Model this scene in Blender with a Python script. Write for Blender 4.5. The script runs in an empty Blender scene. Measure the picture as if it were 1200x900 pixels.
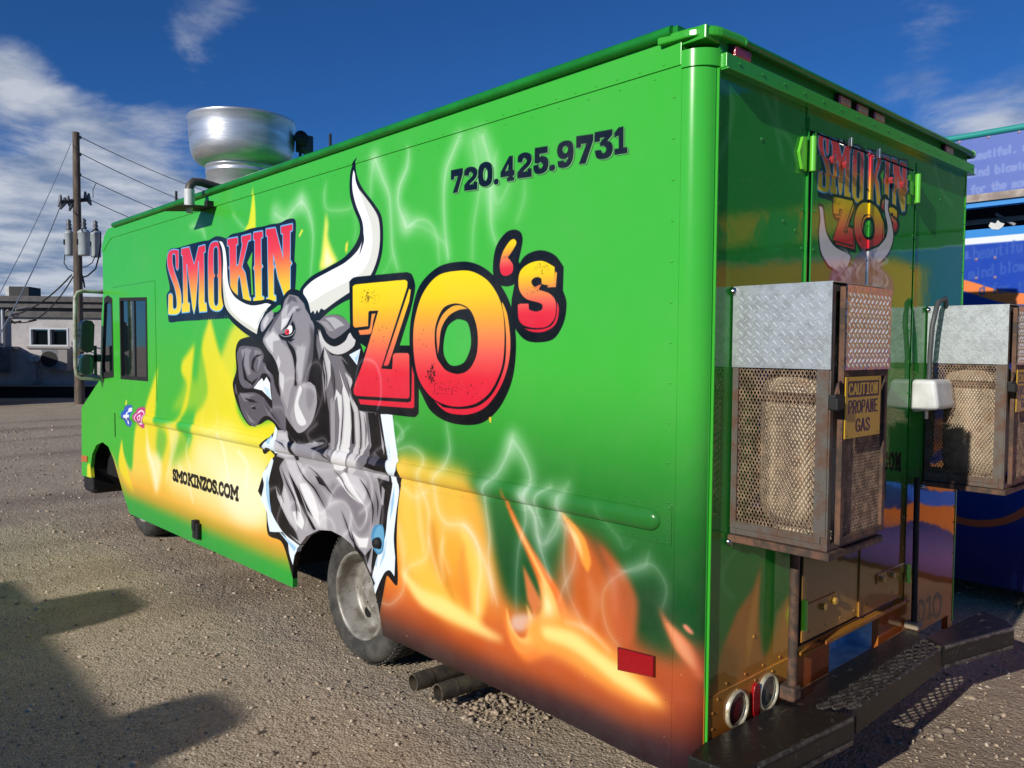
import bpy, bmesh, math, random
import numpy as np
from mathutils import Vector, Matrix
from mathutils.geometry import tessellate_polygon
scene = bpy.context.scene
# ---------------------------------------------------------------- survey of the place
# the photograph's camera, solved once from the truck's edges; turns a pixel of the
# photograph into a real point on a real plane of the place
FPX = 940.05
YAW, PITCH, ROLL = math.radians(42.555), math.radians(2.6149), math.radians(-0.40255)
CAM = np.array([-2.20797, -1.50414, 1.73])
def _rows():
    cy, sy, cp, sp = math.cos(YAW), math.sin(YAW), math.cos(PITCH), math.sin(PITCH)
    fwd = np.array([sy*cp, cy*cp, -sp]); right = np.array([cy, -sy, 0.]); down = np.cross(fwd, right)
    cr, sr = math.cos(ROLL), math.sin(ROLL)
    return np.array([right*cr+down*sr, -right*sr+down*cr, fwd])
MR = _rows()
def ray(px, py): return MR.T @ np.array([(px-600)/FPX, (py-450)/FPX, 1.])
def onplane(px, py, axis, val):
    d = ray(px, py); return CAM + d*((val-CAM[axis])/d[axis])
def S(px, py, X=0.):                      # on a plane x = X : (y, z)
    w = onplane(px, py, 0, X); return (w[1], w[2])
def RR(px, py, Y=0.):                     # on a plane y = Y : (x, z)
    w = onplane(px, py, 1, Y); return (w[0], w[2])
def G(px, py, Z=0.):                      # on a level z = Z : (x, y)
    w = onplane(px, py, 2, Z); return (w[0], w[1])
# ---------------------------------------------------------------- camera, sky, sun, exposure
cam_d = bpy.data.cameras.new('camera'); cam_o = bpy.data.objects.new('camera', cam_d); scene.collection.objects.link(cam_o)
cam_d.sensor_width = 36.; cam_d.lens = FPX/1200*36.; cam_d.clip_start = .05; cam_d.clip_end = 3000.
_r, _d, _f = MR
cam_o.matrix_world = Matrix(((_r[0], -_d[0], -_f[0], CAM[0]), (_r[1], -_d[1], -_f[1], CAM[1]), (_r[2], -_d[2], -_f[2], CAM[2]), (0, 0, 0, 1)))
scene.camera = cam_o
scene.render.resolution_x, scene.render.resolution_y = 1024, 768
scene.view_settings.view_transform = 'Standard'; scene.view_settings.look = 'None'
scene.view_settings.exposure = -0.17; scene.view_settings.gamma = 1.0
SUN_TRAVEL = Vector((1., .13, -.42)).normalized()
sun_d = bpy.data.lights.new('sun', 'SUN'); sun_d.energy = 4.5; sun_d.angle = math.radians(.53); sun_d.color = (1., .95, .87)
sun_o = bpy.data.objects.new('sun', sun_d); scene.collection.objects.link(sun_o)
sun_o.rotation_euler = SUN_TRAVEL.to_track_quat('-Z', 'Y').to_euler(); sun_o.location = (-20, -3, 9)
elev = math.asin(-SUN_TRAVEL.z); azim = math.atan2(-SUN_TRAVEL.x, -SUN_TRAVEL.y)      # clockwise from +y
world = bpy.data.worlds.new('World'); scene.world = world; world.use_nodes = True
def nodes_of(t): return t.nodes, t.links
wn, wl = nodes_of(world.node_tree); wn.clear()
def N(tree, kind, **kw):
    n = tree.nodes.new(kind)
    for k, v in kw.items():
        if k.startswith('i_'): n.inputs[k[2:].replace('_', ' ')].default_value = v
        else: setattr(n, k, v)
    return n
def math_n(tree, op, a, b=None, c=None, clamp=False):
    n = tree.nodes.new('ShaderNodeMath'); n.operation = op; n.use_clamp = clamp
    for i, v in enumerate((a, b, c)):
        if v is None: continue
        if isinstance(v, (int, float)): n.inputs[i].default_value = v
        else: tree.links.new(v, n.inputs[i])
    return n.outputs[0]
wt = world.node_tree
sky = N(wt, 'ShaderNodeTexSky', sky_type='NISHITA', sun_disc=False, sun_elevation=elev, sun_rotation=azim, altitude=1700., air_density=1.0, dust_density=.3, ozone_density=2.5)
tc = N(wt, 'ShaderNodeTexCoord'); sep = N(wt, 'ShaderNodeSeparateXYZ'); wl.new(tc.outputs['Generated'], sep.inputs[0])
zc = math_n(wt, 'ADD', math_n(wt, 'MAXIMUM', sep.outputs['Z'], .0), .13)
ux = math_n(wt, 'DIVIDE', sep.outputs['X'], zc); uy = math_n(wt, 'DIVIDE', sep.outputs['Y'], zc)
cmb = N(wt, 'ShaderNodeCombineXYZ'); wl.new(ux, cmb.inputs[0]); wl.new(uy, cmb.inputs[1])
mp = N(wt, 'ShaderNodeMapping'); wl.new(cmb.outputs[0], mp.inputs[0]); mp.inputs['Rotation'].default_value = (0, 0, math.radians(-28)); mp.inputs['Scale'].default_value = (1.1, 1.15, 1)
n1 = N(wt, 'ShaderNodeTexNoise', i_Scale=1.3, i_Detail=10., i_Roughness=.6, i_Distortion=.35); wl.new(mp.outputs[0], n1.inputs['Vector'])
n2 = N(wt, 'ShaderNodeTexNoise', i_Scale=3.1, i_Detail=6., i_Roughness=.55); wl.new(mp.outputs[0], n2.inputs['Vector'])
cover = None
for (px, py, tight, amp) in [(50, 240, 100., .30), (150, 235, 160., .26), (190, 190, 300., .08), (255, 22, 300., .22), (200, 40, 500., .06), (10, 95, 500., .18), (70, 118, 900., .14), (110, 60, 120., -.14), (450, 100, 30., -.2), (1190, 150, 500., .34), (1110, 160, 700., .22), (1150, 90, 700., -.12), (40, 320, 80., .14), (60, 160, 700., -.14)]:
    v = ray(px, py); v = v/np.linalg.norm(v)
    dt = N(wt, 'ShaderNodeVectorMath', operation='DOT_PRODUCT'); wl.new(tc.outputs['Generated'], dt.inputs[0]); dt.inputs[1].default_value = tuple(v)
    g = math_n(wt, 'MULTIPLY', math_n(wt, 'EXPONENT', math_n(wt, 'MULTIPLY', math_n(wt, 'SUBTRACT', dt.outputs['Value'], 1.), tight)), amp)
    cover = g if cover is None else math_n(wt, 'ADD', cover, g)
# a loose bank of cloud low all round the horizon
low = math_n(wt, 'MULTIPLY', math_n(wt, 'SUBTRACT', .16, math_n(wt, 'ABSOLUTE', sep.outputs['Z']), clamp=True), .12)
cover = math_n(wt, 'ADD', cover, low)
dens = math_n(wt, 'ADD', n1.outputs['Fac'], cover)
mr = N(wt, 'ShaderNodeMapRange', interpolation_type='SMOOTHSTEP'); wl.new(dens, mr.inputs['Value']); mr.inputs['From Min'].default_value = .61; mr.inputs['From Max'].default_value = .84
ccol = N(wt, 'ShaderNodeValToRGB'); ccol.color_ramp.elements[0].position = .36; ccol.color_ramp.elements[0].color = (.22, .30, .46, 1); ccol.color_ramp.elements[1].position = .62; ccol.color_ramp.elements[1].color = (.66, .70, .78, 1)
wl.new(n2.outputs['Fac'], ccol.inputs[0])
SKY_K = .078
sc = N(wt, 'ShaderNodeVectorMath', operation='SCALE'); wl.new(ccol.outputs[0], sc.inputs[0]); sc.inputs['Scale'].default_value = .98/SKY_K
tint = N(wt, 'ShaderNodeMix', data_type='RGBA', blend_type='MULTIPLY'); tint.inputs['Factor'].default_value = 1.; wl.new(sky.outputs[0], tint.inputs[6]); tint.inputs[7].default_value = (.25, .66, 1.22, 1)
mx = N(wt, 'ShaderNodeMix', data_type='RGBA'); wl.new(math_n(wt, 'MULTIPLY', mr.outputs[0], .9), mx.inputs['Factor']); wl.new(tint.outputs[2], mx.inputs[6]); wl.new(sc.outputs[0], mx.inputs[7])
bg = N(wt, 'ShaderNodeBackground'); wl.new(mx.outputs[2], bg.inputs['Color']); bg.inputs['Strength'].default_value = SKY_K
wo = N(wt, 'ShaderNodeOutputWorld'); wl.new(bg.outputs[0], wo.inputs[0])
# ---------------------------------------------------------------- printed wrap (flat print), drawn with numpy
def parse(s):
    P = []
    for t in s.split():
        c = t[0] == 'c'
        if c: t = t[1:]
        a, b = t.split(','); P.append((float(a), float(b), c))
    return P
def spline(P, closed=True, n=6):
    """smooth curve through points; points flagged c are corners"""
    P = [(p[0], p[1], bool(p[2]) if len(p) > 2 else False) for p in P]
    N = len(P); out = []
    rng = range(N if closed else N-1)
    for i in rng:
        p1, p2 = P[i], P[(i+1) % N]
        p0 = P[i-1] if (closed or i > 0) else p1
        p3 = P[(i+2) % N] if (closed or i+2 < N) else p2
        if p1[2]: p0 = p1
        if p2[2]: p3 = p2
        if p1[2] and p2[2]: out.append((p1[0], p1[1])); continue
        a = np.array(p0[:2]); b = np.array(p1[:2]); c = np.array(p2[:2]); d = np.array(p3[:2])
        L = max(1e-9, np.hypot(*(c-b))); m1 = (c-a)*.5; m2 = (d-b)*.5
        for m in (m1, m2):
            l = np.hypot(*m)
            if l > L: m *= L/l
        for k in range(n):
            t = k/n; h = t*t
            out.append(tuple((2*h*t-3*h+1)*b+(h*t-2*h+t)*m1+(-2*h*t+3*h)*c+(h*t-h)*m2))
    if not closed: out.append(P[-1][:2])
    return out
def hexc(h): return np.array([int(h[i:i+2], 16)/255. for i in (0, 2, 4)], np.float32)
class Canvas:
    def __init__(s, u0, u1, v0, v1, r, base='46b43c'):
        s.u0, s.v1, s.r = u0, v1, r
        s.w = int(round((u1-u0)/r)); s.h = int(round((v1-v0)/r)); s.u1 = u0+s.w*r; s.v0 = v1-s.h*r
        s.a = np.empty((s.h, s.w, 3), np.float32); s.a[:] = hexc(base)
    def cov(s, polys, pad=0):
        """coverage of a union of (u,v) polygons -> (r0,c0,array)"""
        Q = [np.array([((u-s.u0)/s.r, (s.v1-v)/s.r) for u, v in p]) for p in polys if len(p) > 2]
        A = np.concatenate(Q)
        c0 = int(max(0, math.floor(A[:, 0].min())-1-pad)); c1 = int(min(s.w, math.ceil(A[:, 0].max())+2+pad))
        r0 = int(max(0, math.floor(A[:, 1].min())-1-pad)); r1 = int(min(s.h, math.ceil(A[:, 1].max())+2+pad))
        if c1 <= c0 or r1 <= r0: return None
        W, H = c1-c0, r1-r0; SS = 4; tot = None
        for q in Q:
            D = np.zeros((H*SS, W+2), np.float32)
            area = 0.5*np.sum(q[:, 0]*np.roll(q[:, 1], -1)-np.roll(q[:, 0], -1)*q[:, 1])
            if area < 0: q = q[::-1]
            n = len(q)
            for i in range(n):
                x0, y0 = q[i]; x1, y1 = q[(i+1) % n]
                if y0 == y1: continue
                sg = 1.
                if y0 > y1: x0, y0, x1, y1, sg = x1, y1, x0, y0, -1.
                k0 = max(0, int(math.ceil((y0-r0)*SS-.5))); k1 = min(H*SS-1, int(math.ceil((y1-r0)*SS-.5))-1)
                if k1 < k0: continue
                ks = np.arange(k0, k1+1); yy = (ks+.5)/SS+r0
                xx = np.clip(x0+(x1-x0)*(yy-y0)/(y1-y0)-c0, 0, W)
                f = np.floor(xx).astype(int); fr = (xx-f).astype(np.float32)
                np.add.at(D, (ks, f), sg*(1-fr)); np.add.at(D, (ks, f+1), sg*fr)
            M = np.abs(np.cumsum(D, 1))[:, :W].clip(0, 1).reshape(H, SS, W).mean(1)
            tot = M if tot is None else np.maximum(tot, M)
        return r0, c0, tot
    def put(s, m, col, alpha=1.):
        if m is None: return
        r0, c0, M = m; H, W = M.shape; M = (M*alpha)[..., None]
        if callable(col):
            v = s.v1-(np.arange(r0, r0+H)+.5)*s.r; u = s.u0+(np.arange(c0, c0+W)+.5)*s.r
            C = col(*np.meshgrid(u, v))
        else: C = hexc(col) if isinstance(col, str) else col
        s.a[r0:r0+H, c0:c0+W] = s.a[r0:r0+H, c0:c0+W]*(1-M)+C*M
    def fill(s, polys, col, alpha=1., blur=0., less=None):
        pad = int(blur/s.r*1.6)+1 if blur else 0
        m = s.cov(polys, pad)
        if m is None: return
        if blur: m = (m[0], m[1], blurf(m[2], blur/s.r))
        if less is not None: m = (m[0], m[1], s.minus(m, s.cov(less)))
        s.put(m, col, alpha)
    def minus(s, m, n):
        A = m[2].copy()
        if n is None: return A
        r0, c0 = max(m[0], n[0]), max(m[1], n[1]); r1 = min(m[0]+m[2].shape[0], n[0]+n[2].shape[0]); c1 = min(m[1]+m[2].shape[1], n[1]+n[2].shape[1])
        if r1 > r0 and c1 > c0: A[r0-m[0]:r1-m[0], c0-m[1]:c1-m[1]] *= 1-n[2][r0-n[0]:r1-n[0], c0-n[1]:c1-n[1]]
        return A
def blurf(M, r):
    for k in range(2):
        n = max(1, int(round(r)))
        for ax in (0, 1):
            Pd = np.pad(M, [(n+1, n) if a == ax else (0, 0) for a in (0, 1)], mode='edge')
            c = np.cumsum(Pd, ax, dtype=np.float64); w = 2*n+1
            M = ((c[w:] - c[:-w]) if ax == 0 else (c[:, w:]-c[:, :-w])).astype(np.float32)/w
    return M
def ribbon(pts, w):
    """polygons of a line of given width (number, or list per point: tapering)"""
    ws = w if hasattr(w, '__len__') else [w]*len(pts)
    if len(ws) != len(pts): ws = np.interp(np.linspace(0, 1, len(pts)), np.linspace(0, 1, len(ws)), ws)
    out = []
    for i in range(len(pts)-1):
        (x0, y0), (x1, y1) = pts[i][:2], pts[i+1][:2]; L = math.hypot(x1-x0, y1-y0)
        if L < 1e-9: continue
        nx, ny = -(y1-y0)/L/2, (x1-x0)/L/2
        out.append([(x0+nx*ws[i], y0+ny*ws[i]), (x1+nx*ws[i+1], y1+ny*ws[i+1]), (x1-nx*ws[i+1], y1-ny*ws[i+1]), (x0-nx*ws[i], y0-ny*ws[i])])
    for i, p in enumerate(pts):
        if ws[i] > 0: out.append([(p[0]+ws[i]/2*math.cos(a), p[1]+ws[i]/2*math.sin(a)) for a in np.linspace(0, 2*math.pi, 9)[:-1]])
    return out
def stops(st, f):
    """colour ramp over parameter f(u,v)"""
    xs = [a for a, b in st]; C = np.array([hexc(b) for a, b in st])
    def g(u, v):
        t = f(u, v); return np.stack([np.interp(t, xs, C[:, k]) for k in range(3)], -1).astype(np.float32)
    return g
def homog(src, dst):
    A = []
    for (x, y), (u, v) in zip(src, dst):
        A.append([x, y, 1, 0, 0, 0, -u*x, -u*y, u]); A.append([0, 0, 0, x, y, 1, -v*x, -v*y, v])
    A = np.array(A, float); h = np.linalg.solve(A[:, :8], A[:, 8])
    return lambda x, y: ((h[0]*x+h[1]*y+h[2])/(h[6]*x+h[7]*y+1), (h[3]*x+h[4]*y+h[5])/(h[6]*x+h[7]*y+1))
def crop(x0, y0, s, proj):
    return lambda x, y: proj(x0+x/s, y0+y/s)
def path(s, f, closed=True, n=6):
    """spline in crop coordinates, mapped onto the plane"""
    return [f(x, y) for x, y in spline(parse(s), closed, n)]
def lin(s, f):
    return [f(float(a), float(b)) for a, b in (t.split(',') for t in s.split())]
# ---- glyphs
DIG = {
 '7': ['c0,0 c1,0 c1,.22 c.55,1 c.15,1 c.6,.3 c.28,.3 c.28,.42 c0,.42'],
 '2': ['c.02,.36 .08,.1 .5,0 .92,.1 1,.33 .85,.52 .5,.7 c.4,.76 c.72,.76 c.72,.66 c1,.66 c1,1 c0,1 c0,.76 .3,.57 .62,.4 .65,.3 .5,.22 .38,.28 c.36,.38'],
 '0': ['.5,0 .9,.12 1,.5 .9,.88 .5,1 .1,.88 0,.5 .1,.12', '.5,.24 .62,.34 .66,.5 .62,.68 .5,.77 .38,.68 .34,.5 .38,.34'],
 '.': ['.5,.76 .95,.8 1,.9 .9,.98 .5,1 .1,.98 0,.9 .05,.8'],
 '4': ['c.62,0 c.88,0 c.88,.58 c1,.58 c1,.8 c.88,.8 c.88,.87 c.98,.87 c.98,1 c.45,1 c.45,.87 c.56,.87 c.56,.8 c0,.8 c0,.6', 'c.56,.3 c.56,.58 c.34,.58'],
 '5': ['c.1,0 c.95,0 c.95,.25 c.42,.25 c.42,.37 .6,.34 .92,.45 1,.68 .88,.92 .5,1 .12,.93 c0,.72 c0,.64 c.35,.64 .38,.76 .5,.8 .63,.68 .5,.56 c.35,.6 c.08,.56'],
 '9': ['.5,0 .88,.08 1,.38 .95,.72 .75,.94 .45,1 .1,.94 c.03,.72 c.38,.72 .5,.8 .64,.7 c.68,.6 .5,.68 .14,.6 0,.35 .12,.09', '.5,.2 .64,.25 .66,.34 .6,.44 .5,.47 .4,.44 .34,.34 .37,.25'],
 '3': ['c0,0 c.98,0 c.98,.2 c.7,.38 .92,.47 1,.7 .86,.93 .5,1 .12,.93 c0,.66 c.35,.66 .42,.78 .55,.78 .64,.66 .52,.54 c.3,.54 c.3,.4 c.56,.24 c.3,.24 c.3,.36 c0,.36'],
 '1': ['c0,.16 c.32,0 c.7,0 c.7,.78 c1,.78 c1,1 c0,1 c0,.78 c.32,.78 c.32,.3 c0,.36'],
}
# skeleton strokes (unit box, y down); slab serifs are strokes too
STK = {
 'S': ['.9,.22 .88,.08 .5,0 .1,.1 .1,.3 .5,.48 .9,.66 .9,.88 .5,1 .1,.92 .08,.76'],
 'M': ['c.1,1 c.1,0 c.5,.6 c.9,0 c.9,1', 'c-.05,1 c.25,1', 'c.75,1 c1.05,1', 'c-.05,0 c.12,0', 'c.88,0 c1.05,0'],
 'O': ['.5,0 .88,.15 1,.5 .88,.85 .5,1 .12,.85 0,.5 .12,.15 .5,0'],
 'K': ['c.15,0 c.15,1', 'c.9,0 c.2,.55', 'c.4,.42 c.92,1', 'c0,0 c.3,0', 'c0,1 c.3,1', 'c.7,0 c1,0', 'c.75,1 c1.05,1'],
 'I': ['c.5,0 c.5,1', 'c.1,0 c.9,0', 'c.1,1 c.9,1'],
 'N': ['c.15,1 c.15,0 c.85,1 c.85,0', 'c0,1 c.32,1', 'c.68,0 c1,0', 'c0,0 c.15,0'],
 'Z': ['c.05,.2 c.05,0 c.95,0 c.05,1 c.95,1 c.95,.78'],
 '.': ['c.4,1 c.6,1'],
 'C': ['.92,.24 .85,.08 .5,0 .12,.15 0,.5 .12,.85 .5,1 .88,.9 .95,.76'],
 'A': ['c0,1 c.5,0 c1,1', 'c.2,.66 c.8,.66'],
 'U': ['c.05,0 c.05,.7 .15,.95 .5,1 .85,.95 c.95,.7 c.95,0'],
 'T': ['c0,0 c1,0', 'c.5,0 c.5,1'],
 'P': ['c.1,1 c.1,0 c.6,0 .9,.08 .95,.28 .9,.46 c.6,.54 c.1,.54'],
 'R': ['c.1,1 c.1,0 c.6,0 .9,.08 .95,.26 .9,.44 c.6,.52 c.1,.52', 'c.55,.52 c.95,1'],
 'E': ['c.95,0 c.1,0 c.1,1 c.95,1', 'c.1,.48 c.75,.48'],
 'G': ['.92,.22 .82,.06 .5,0 .12,.15 0,.5 .12,.85 .5,1 .85,.92 c.95,.8 c.95,.55 c.6,.55'],
 'D': ['c.1,0 c.1,1 c.5,1 .85,.85 .95,.5 .85,.15 c.5,0 c.1,0'],
 'b': ['c.1,0 c.1,1', '.1,.55 .5,.38 .9,.5 .95,.7 .9,.92 .5,1 .1,.9'],
 'e': ['c.05,.68 c.95,.68 .88,.45 .5,.38 .1,.5 .02,.7 .12,.92 .5,1 .88,.9'],
 'a': ['.1,.46 .5,.38 .85,.46 c.9,.6 c.9,1', '.9,.62 .4,.64 .06,.78 .2,.98 .6,.98 .9,.84'],
 'u': ['c.1,.4 c.1,.8 .3,1 .7,.98 .9,.8', 'c.9,.4 c.9,1'],
 't': ['c.45,.15 c.45,.85 .6,1 .85,.96', 'c.1,.4 c.85,.4'],
 'i': ['c.5,.4 c.5,1', 'c.5,.12 c.5,.2'],
 'f': ['.9,.08 .6,.04 c.45,.2 c.45,1', 'c.1,.4 c.85,.4'],
 'l': ['c.5,0 c.5,1'],
 'm': ['c.02,1 c.02,.4', '.02,.5 .25,.38 c.48,.55 c.48,1', '.48,.5 .75,.38 c.98,.55 c.98,1'],
 'n': ['c.1,1 c.1,.4', '.1,.5 .5,.38 c.9,.55 c.9,1'],
 'd': ['c.9,0 c.9,1', '.9,.55 .5,.38 .1,.5 .05,.7 .1,.92 .5,1 .9,.9'],
 'w': ['c0,.4 c.25,1 c.5,.45 c.75,1 c1,.4'],
 'o': ['.5,.38 .88,.48 .96,.7 .88,.92 .5,1 .12,.92 .04,.7 .12,.48 .5,.38'],
 'r': ['c.15,1 c.15,.4', '.15,.55 .5,.38 .85,.42'],
 'h': ['c.1,0 c.1,1', '.1,.52 .5,.38 c.9,.55 c.9,1'],
 'g': ['c.9,.4 c.9,1.15 .5,1.3 .1,1.2', '.9,.55 .5,.38 .1,.5 .05,.7 .1,.92 .5,1 .9,.9'],
 'y': ['c.05,.4 c.5,1', 'c.95,.4 c.35,1.3'],
 'k': ['c.1,0 c.1,1', 'c.85,.4 c.1,.75', 'c.4,.62 c.9,1'],
 'v': ['c.05,.4 c.5,1 c.95,.4'], 's': ['.88,.45 .5,.38 .12,.5 .3,.66 .75,.74 .9,.88 .5,1 .1,.93'],
}
def letters(word, boxes, f, w):
    """boxes: per letter (x0,x1,ytop,ybottom at x0, ytop,ybottom at x1) in crop px"""
    out = []
    for ch, (x0, x1, a0, b0, a1, b1) in zip(word, boxes):
        h = lambda x, y: f(x0+x*(x1-x0), (a0+(a1-a0)*x)*(1-y)+(b0+(b1-b0)*x)*y)
        for s in STK[ch]:
            out += ribbon([h(x, y) for x, y in spline(parse(s), False, 5)], w)
    return out
def rowbox(spans, top, bot):
    """letter spans laid between a top and a base line given as (xa,ya,xb,yb)"""
    ln = lambda L, x: L[1]+(L[3]-L[1])*(x-L[0])/(L[2]-L[0])
    return [(a, b, ln(top, a), ln(bot, a), ln(top, b), ln(bot, b)) for a, b in spans]
SMOKIN = {  # drawn in the crop of the side lettering
 'S': ['c128,290 c128,425 118,442 c108,420 105,335 95,312 82,320 78,345 82,400 100,470 125,540 145,620 150,700 142,760 115,787 c60,790 c48,785 c50,640 68,628 c82,645 84,740 95,752 110,745 116,715 112,650 95,570 62,480 42,400 42,340 55,300 90,285'],
 'M': ['c150,278 c212,265 c250,405 c285,262 c335,248 c338,300 c325,303 c328,480 c330,700 c345,705 c350,765 c292,770 c286,700 c290,560 c287,372 c282,372 c275,540 c262,720 c250,782 c238,740 c215,560 c195,400 c188,395 c195,520 c200,700 c215,705 c215,768 c155,775 c155,710 c166,705 c163,400 c160,330 c150,325'],
 'O': ['415,222 380,240 362,300 360,490 365,690 385,745 430,762 465,745 478,700 475,490 470,290 452,235', '420,258 403,275 400,360 c402,465 c414,487 c402,508 404,690 412,722 428,726 440,700 c440,508 c430,487 c440,465 438,300 434,268'],
 'K': ['c510,203 c590,188 c592,240 c578,245 c580,415 c598,400 c628,240 c622,225 c620,182 c693,163 c693,205 c672,215 c632,380 c622,420 c650,470 c665,560 c682,655 c692,665 c692,690 c640,700 c610,500 c600,480 c588,540 c590,690 c602,700 c602,725 c520,735 c520,705 c535,700 c530,440 c522,425 c530,410 c525,255 c510,250'],
 'I': ['c715,152 c785,140 c787,185 c772,192 c775,400 c787,415 c775,430 c778,650 c795,656 c795,680 c715,692 c715,665 c730,660 c724,445 c714,428 c724,410 c725,205 c712,205'],
 'N': ['c812,125 c885,115 c935,310 c945,360 c945,160 c930,155 c928,105 c1018,85 c1018,130 c1000,140 c1000,370 c1014,390 c1000,410 c1000,640 c960,662 c905,500 c868,310 c868,400 c880,420 c870,435 c872,640 c888,645 c890,680 c815,690 c815,665 c832,660 c828,430 c825,180 c812,172'],
}
REDYEL = [(0, 'e0263c'), (.3, 'ee3f48'), (.52, 'f08440'), (.75, 'f6c02c'), (1, 'fbe020')]
def draw_smokin(cv, f, tw, simple=False):
    polys = {k: [path(s, f, n=4) for s in v] for k, v in SMOKIN.items()}
    dark = hexc('101c30')
    outer = []
    for k, v in polys.items():
        for p in v[:1]: outer += ribbon(p+[p[0]], tw*2.1)+[p]
    # drop of the black backing
    back = path('40,330 60,280 120,270 150,262 205,245 260,230 330,215 365,210 420,180 470,185 500,195 540,165 600,150 640,140 690,120 740,110 800,100 850,85 920,75 985,45 1040,50 1045,140 1035,370 1050,400 1035,640 1000,700 900,720 800,745 620,780 500,800 440,825 370,815 290,835 210,838 130,845 60,850 45,790 35,640 60,590 30,420', f)
    cv.fill([back], dark)
    for k in range(30):       # scalloped lower edge
        x = 60+k*21; y = 838-.06*(x-60)
        cv.fill([[f(x+11*math.cos(a), y+13*math.sin(a)) for a in np.linspace(0, 6.28, 9)]], dark)
    cv.fill([path('c705,300 c665,385 c690,440 c700,640 c712,635 c700,440', f)], '5cc02c')
    for k, v in polys.items():
        edge = []
        for p in v: edge += ribbon(p+[p[0]], tw*.75)
        cv.fill(edge, '6cb8e8')
        zs = [q[1] for q in v[0]]; a, b = max(zs), min(zs)
        cv.fill(v[:1], stops(REDYEL, lambda u, vv, a=a, b=b: (a-vv)/(a-b)))
        if len(v) > 1:
            cv.fill(v[1:], '6cb8e8'); cv.fill([[(q[0]*.8+.2*np.mean([t[0] for t in v[1]]), q[1]*.97+.03*np.mean([t[1] for t in v[1]])) for q in v[1]]], dark)
ZOFILL = [(0, 'fede00'), (.18, 'fcd010'), (.45, 'f29048'), (.62, 'ec5c50'), (.78, 'e42b3c'), (1, 'dd2038')]
def draw_zo(cv, ZC, OC, rnd, grn='45bb48'):
    # ---------- ZO'S
    def zo(f, s, ytop, ybot, less=None):
        p = path(s, f); zt = max(q[1] for q in p); zb = min(q[1] for q in p)
        h = (zt-zb)
        cv.fill([p], stops(ZOFILL, lambda u, v: np.clip(ytop+(zt-v)/h*(ybot-ytop), 0, 1)), less=less)
    bk = '0b0d12'
    cv.fill([path('c42,135 62,115 100,108 c345,85 372,98 390,165 c365,290 c308,472 c360,472 c395,520 c410,600 c408,830 385,850 c95,815 75,780 58,745 c48,700 75,620 c130,480 c100,460 c78,445 62,430 48,400', ZC)], bk)
    zo(ZC, 'c60,160 75,150 c335,125 348,135 c347,165 c210,594 c268,597 c272,522 285,512 c350,512 358,522 c360,740 350,752 c80,738 66,725 66,695 c115,560 c195,288 c147,290 143,300 c141,370 c72,378 62,365', 0, 1)
    zo(ZC, 'c358,172 c366,180 c358,240 c250,572 c240,580 c222,578', .1, .7); zo(ZC, 'c372,560 c383,562 c385,795 375,803 c100,782 c90,755 c350,772 368,762', .8, 1); zo(ZC, 'c90,392 c145,386 152,372 c160,305 c180,303 c168,345 c160,400 150,412 c98,416', .4, .5)
    cv.fill([path('235,168 140,190 60,270 25,400 18,520 35,640 75,740 110,800 170,840 250,857 330,845 400,780 450,670 467,540 460,420 440,340 410,280 360,215 300,178', OC)], bk)
    hole = path('205,345 160,365 130,430 124,500 133,570 150,600 175,628 225,641 270,620 300,560 305,480 295,420 275,375 245,352', OC)
    zo(OC, '407,338 430,390 443,500 435,600 400,700 340,780 270,812 190,808 150,785 c122,752 c160,782 235,790 310,775 370,722 415,620 425,520 420,420', .25, 1)
    zo(OC, '235,205 140,225 75,300 42,400 33,480 38,580 60,670 110,740 170,772 230,780 300,765 360,715 405,620 418,520 415,400 395,320 350,250 290,212', 0, 1, less=[hole])
    cv.fill([hole], bk); zo(OC, 'c265,367 230,352 195,358 155,395 132,460 c137,560 c143,520 152,450 182,398 225,372', .3, .6)
    cv.fill([path('215,412 180,440 163,500 163,560 185,600 215,607 250,590 275,530 275,470 262,425 240,413', OC)], grn)
    cv.fill([path('460,33 425,45 385,100 370,180 378,250 420,272 465,258 486,200 c478,165 495,80 487,45', OC)], bk); zo(OC, '455,72 437,85 410,130 398,185 405,220 425,228 450,215 455,185 445,165 c432,150 450,125 467,95 467,80', .05, .95)
    cv.fill([path('570,120 510,140 478,185 c465,240 c448,330 448,410 470,460 510,500 570,508 630,490 670,420 680,340 c665,290 c668,190 630,140', OC)], bk)
    zo(OC, 'c630,190 c630,255 622,266 c590,266 c575,262 c574,240 560,233 545,236 532,250 540,270 565,286 610,303 634,335 632,400 600,440 550,448 500,437 478,410 c474,350 485,345 c520,345 c522,370 550,378 575,370 577,350 560,340 510,325 482,290 477,240 490,200 530,172 580,165', 0, 1)
    zo(OC, 'c632,208 c640,215 c635,275 c600,277 c600,268 c628,262', .3, .45); zo(OC, 'c640,335 648,370 635,430 590,462 540,465 c500,450 560,454 612,440 636,400', .7, 1); zo(OC, 'c545,275 c575,262 c560,290', .5, .5)
    # worn specks in the letters
    def specks(f, cx, cy, rx, ry, n, mx=2.2):
        P = []
        for i in range(n):
            a = rnd.random()*6.28; q = rnd.random()**.7; x, y = cx+rx*q*math.cos(a), cy+ry*q*math.sin(a); r = .6+mx*rnd.random()**3
            P.append([f(x+r*rnd.uniform(.5, 1.5)*math.cos(t), y+r*1.4*rnd.uniform(.5, 1.5)*math.sin(t)) for t in (0, 1.2, 2.5, 3.8, 5)])
        cv.fill(P, '1c1410', .85)
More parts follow.
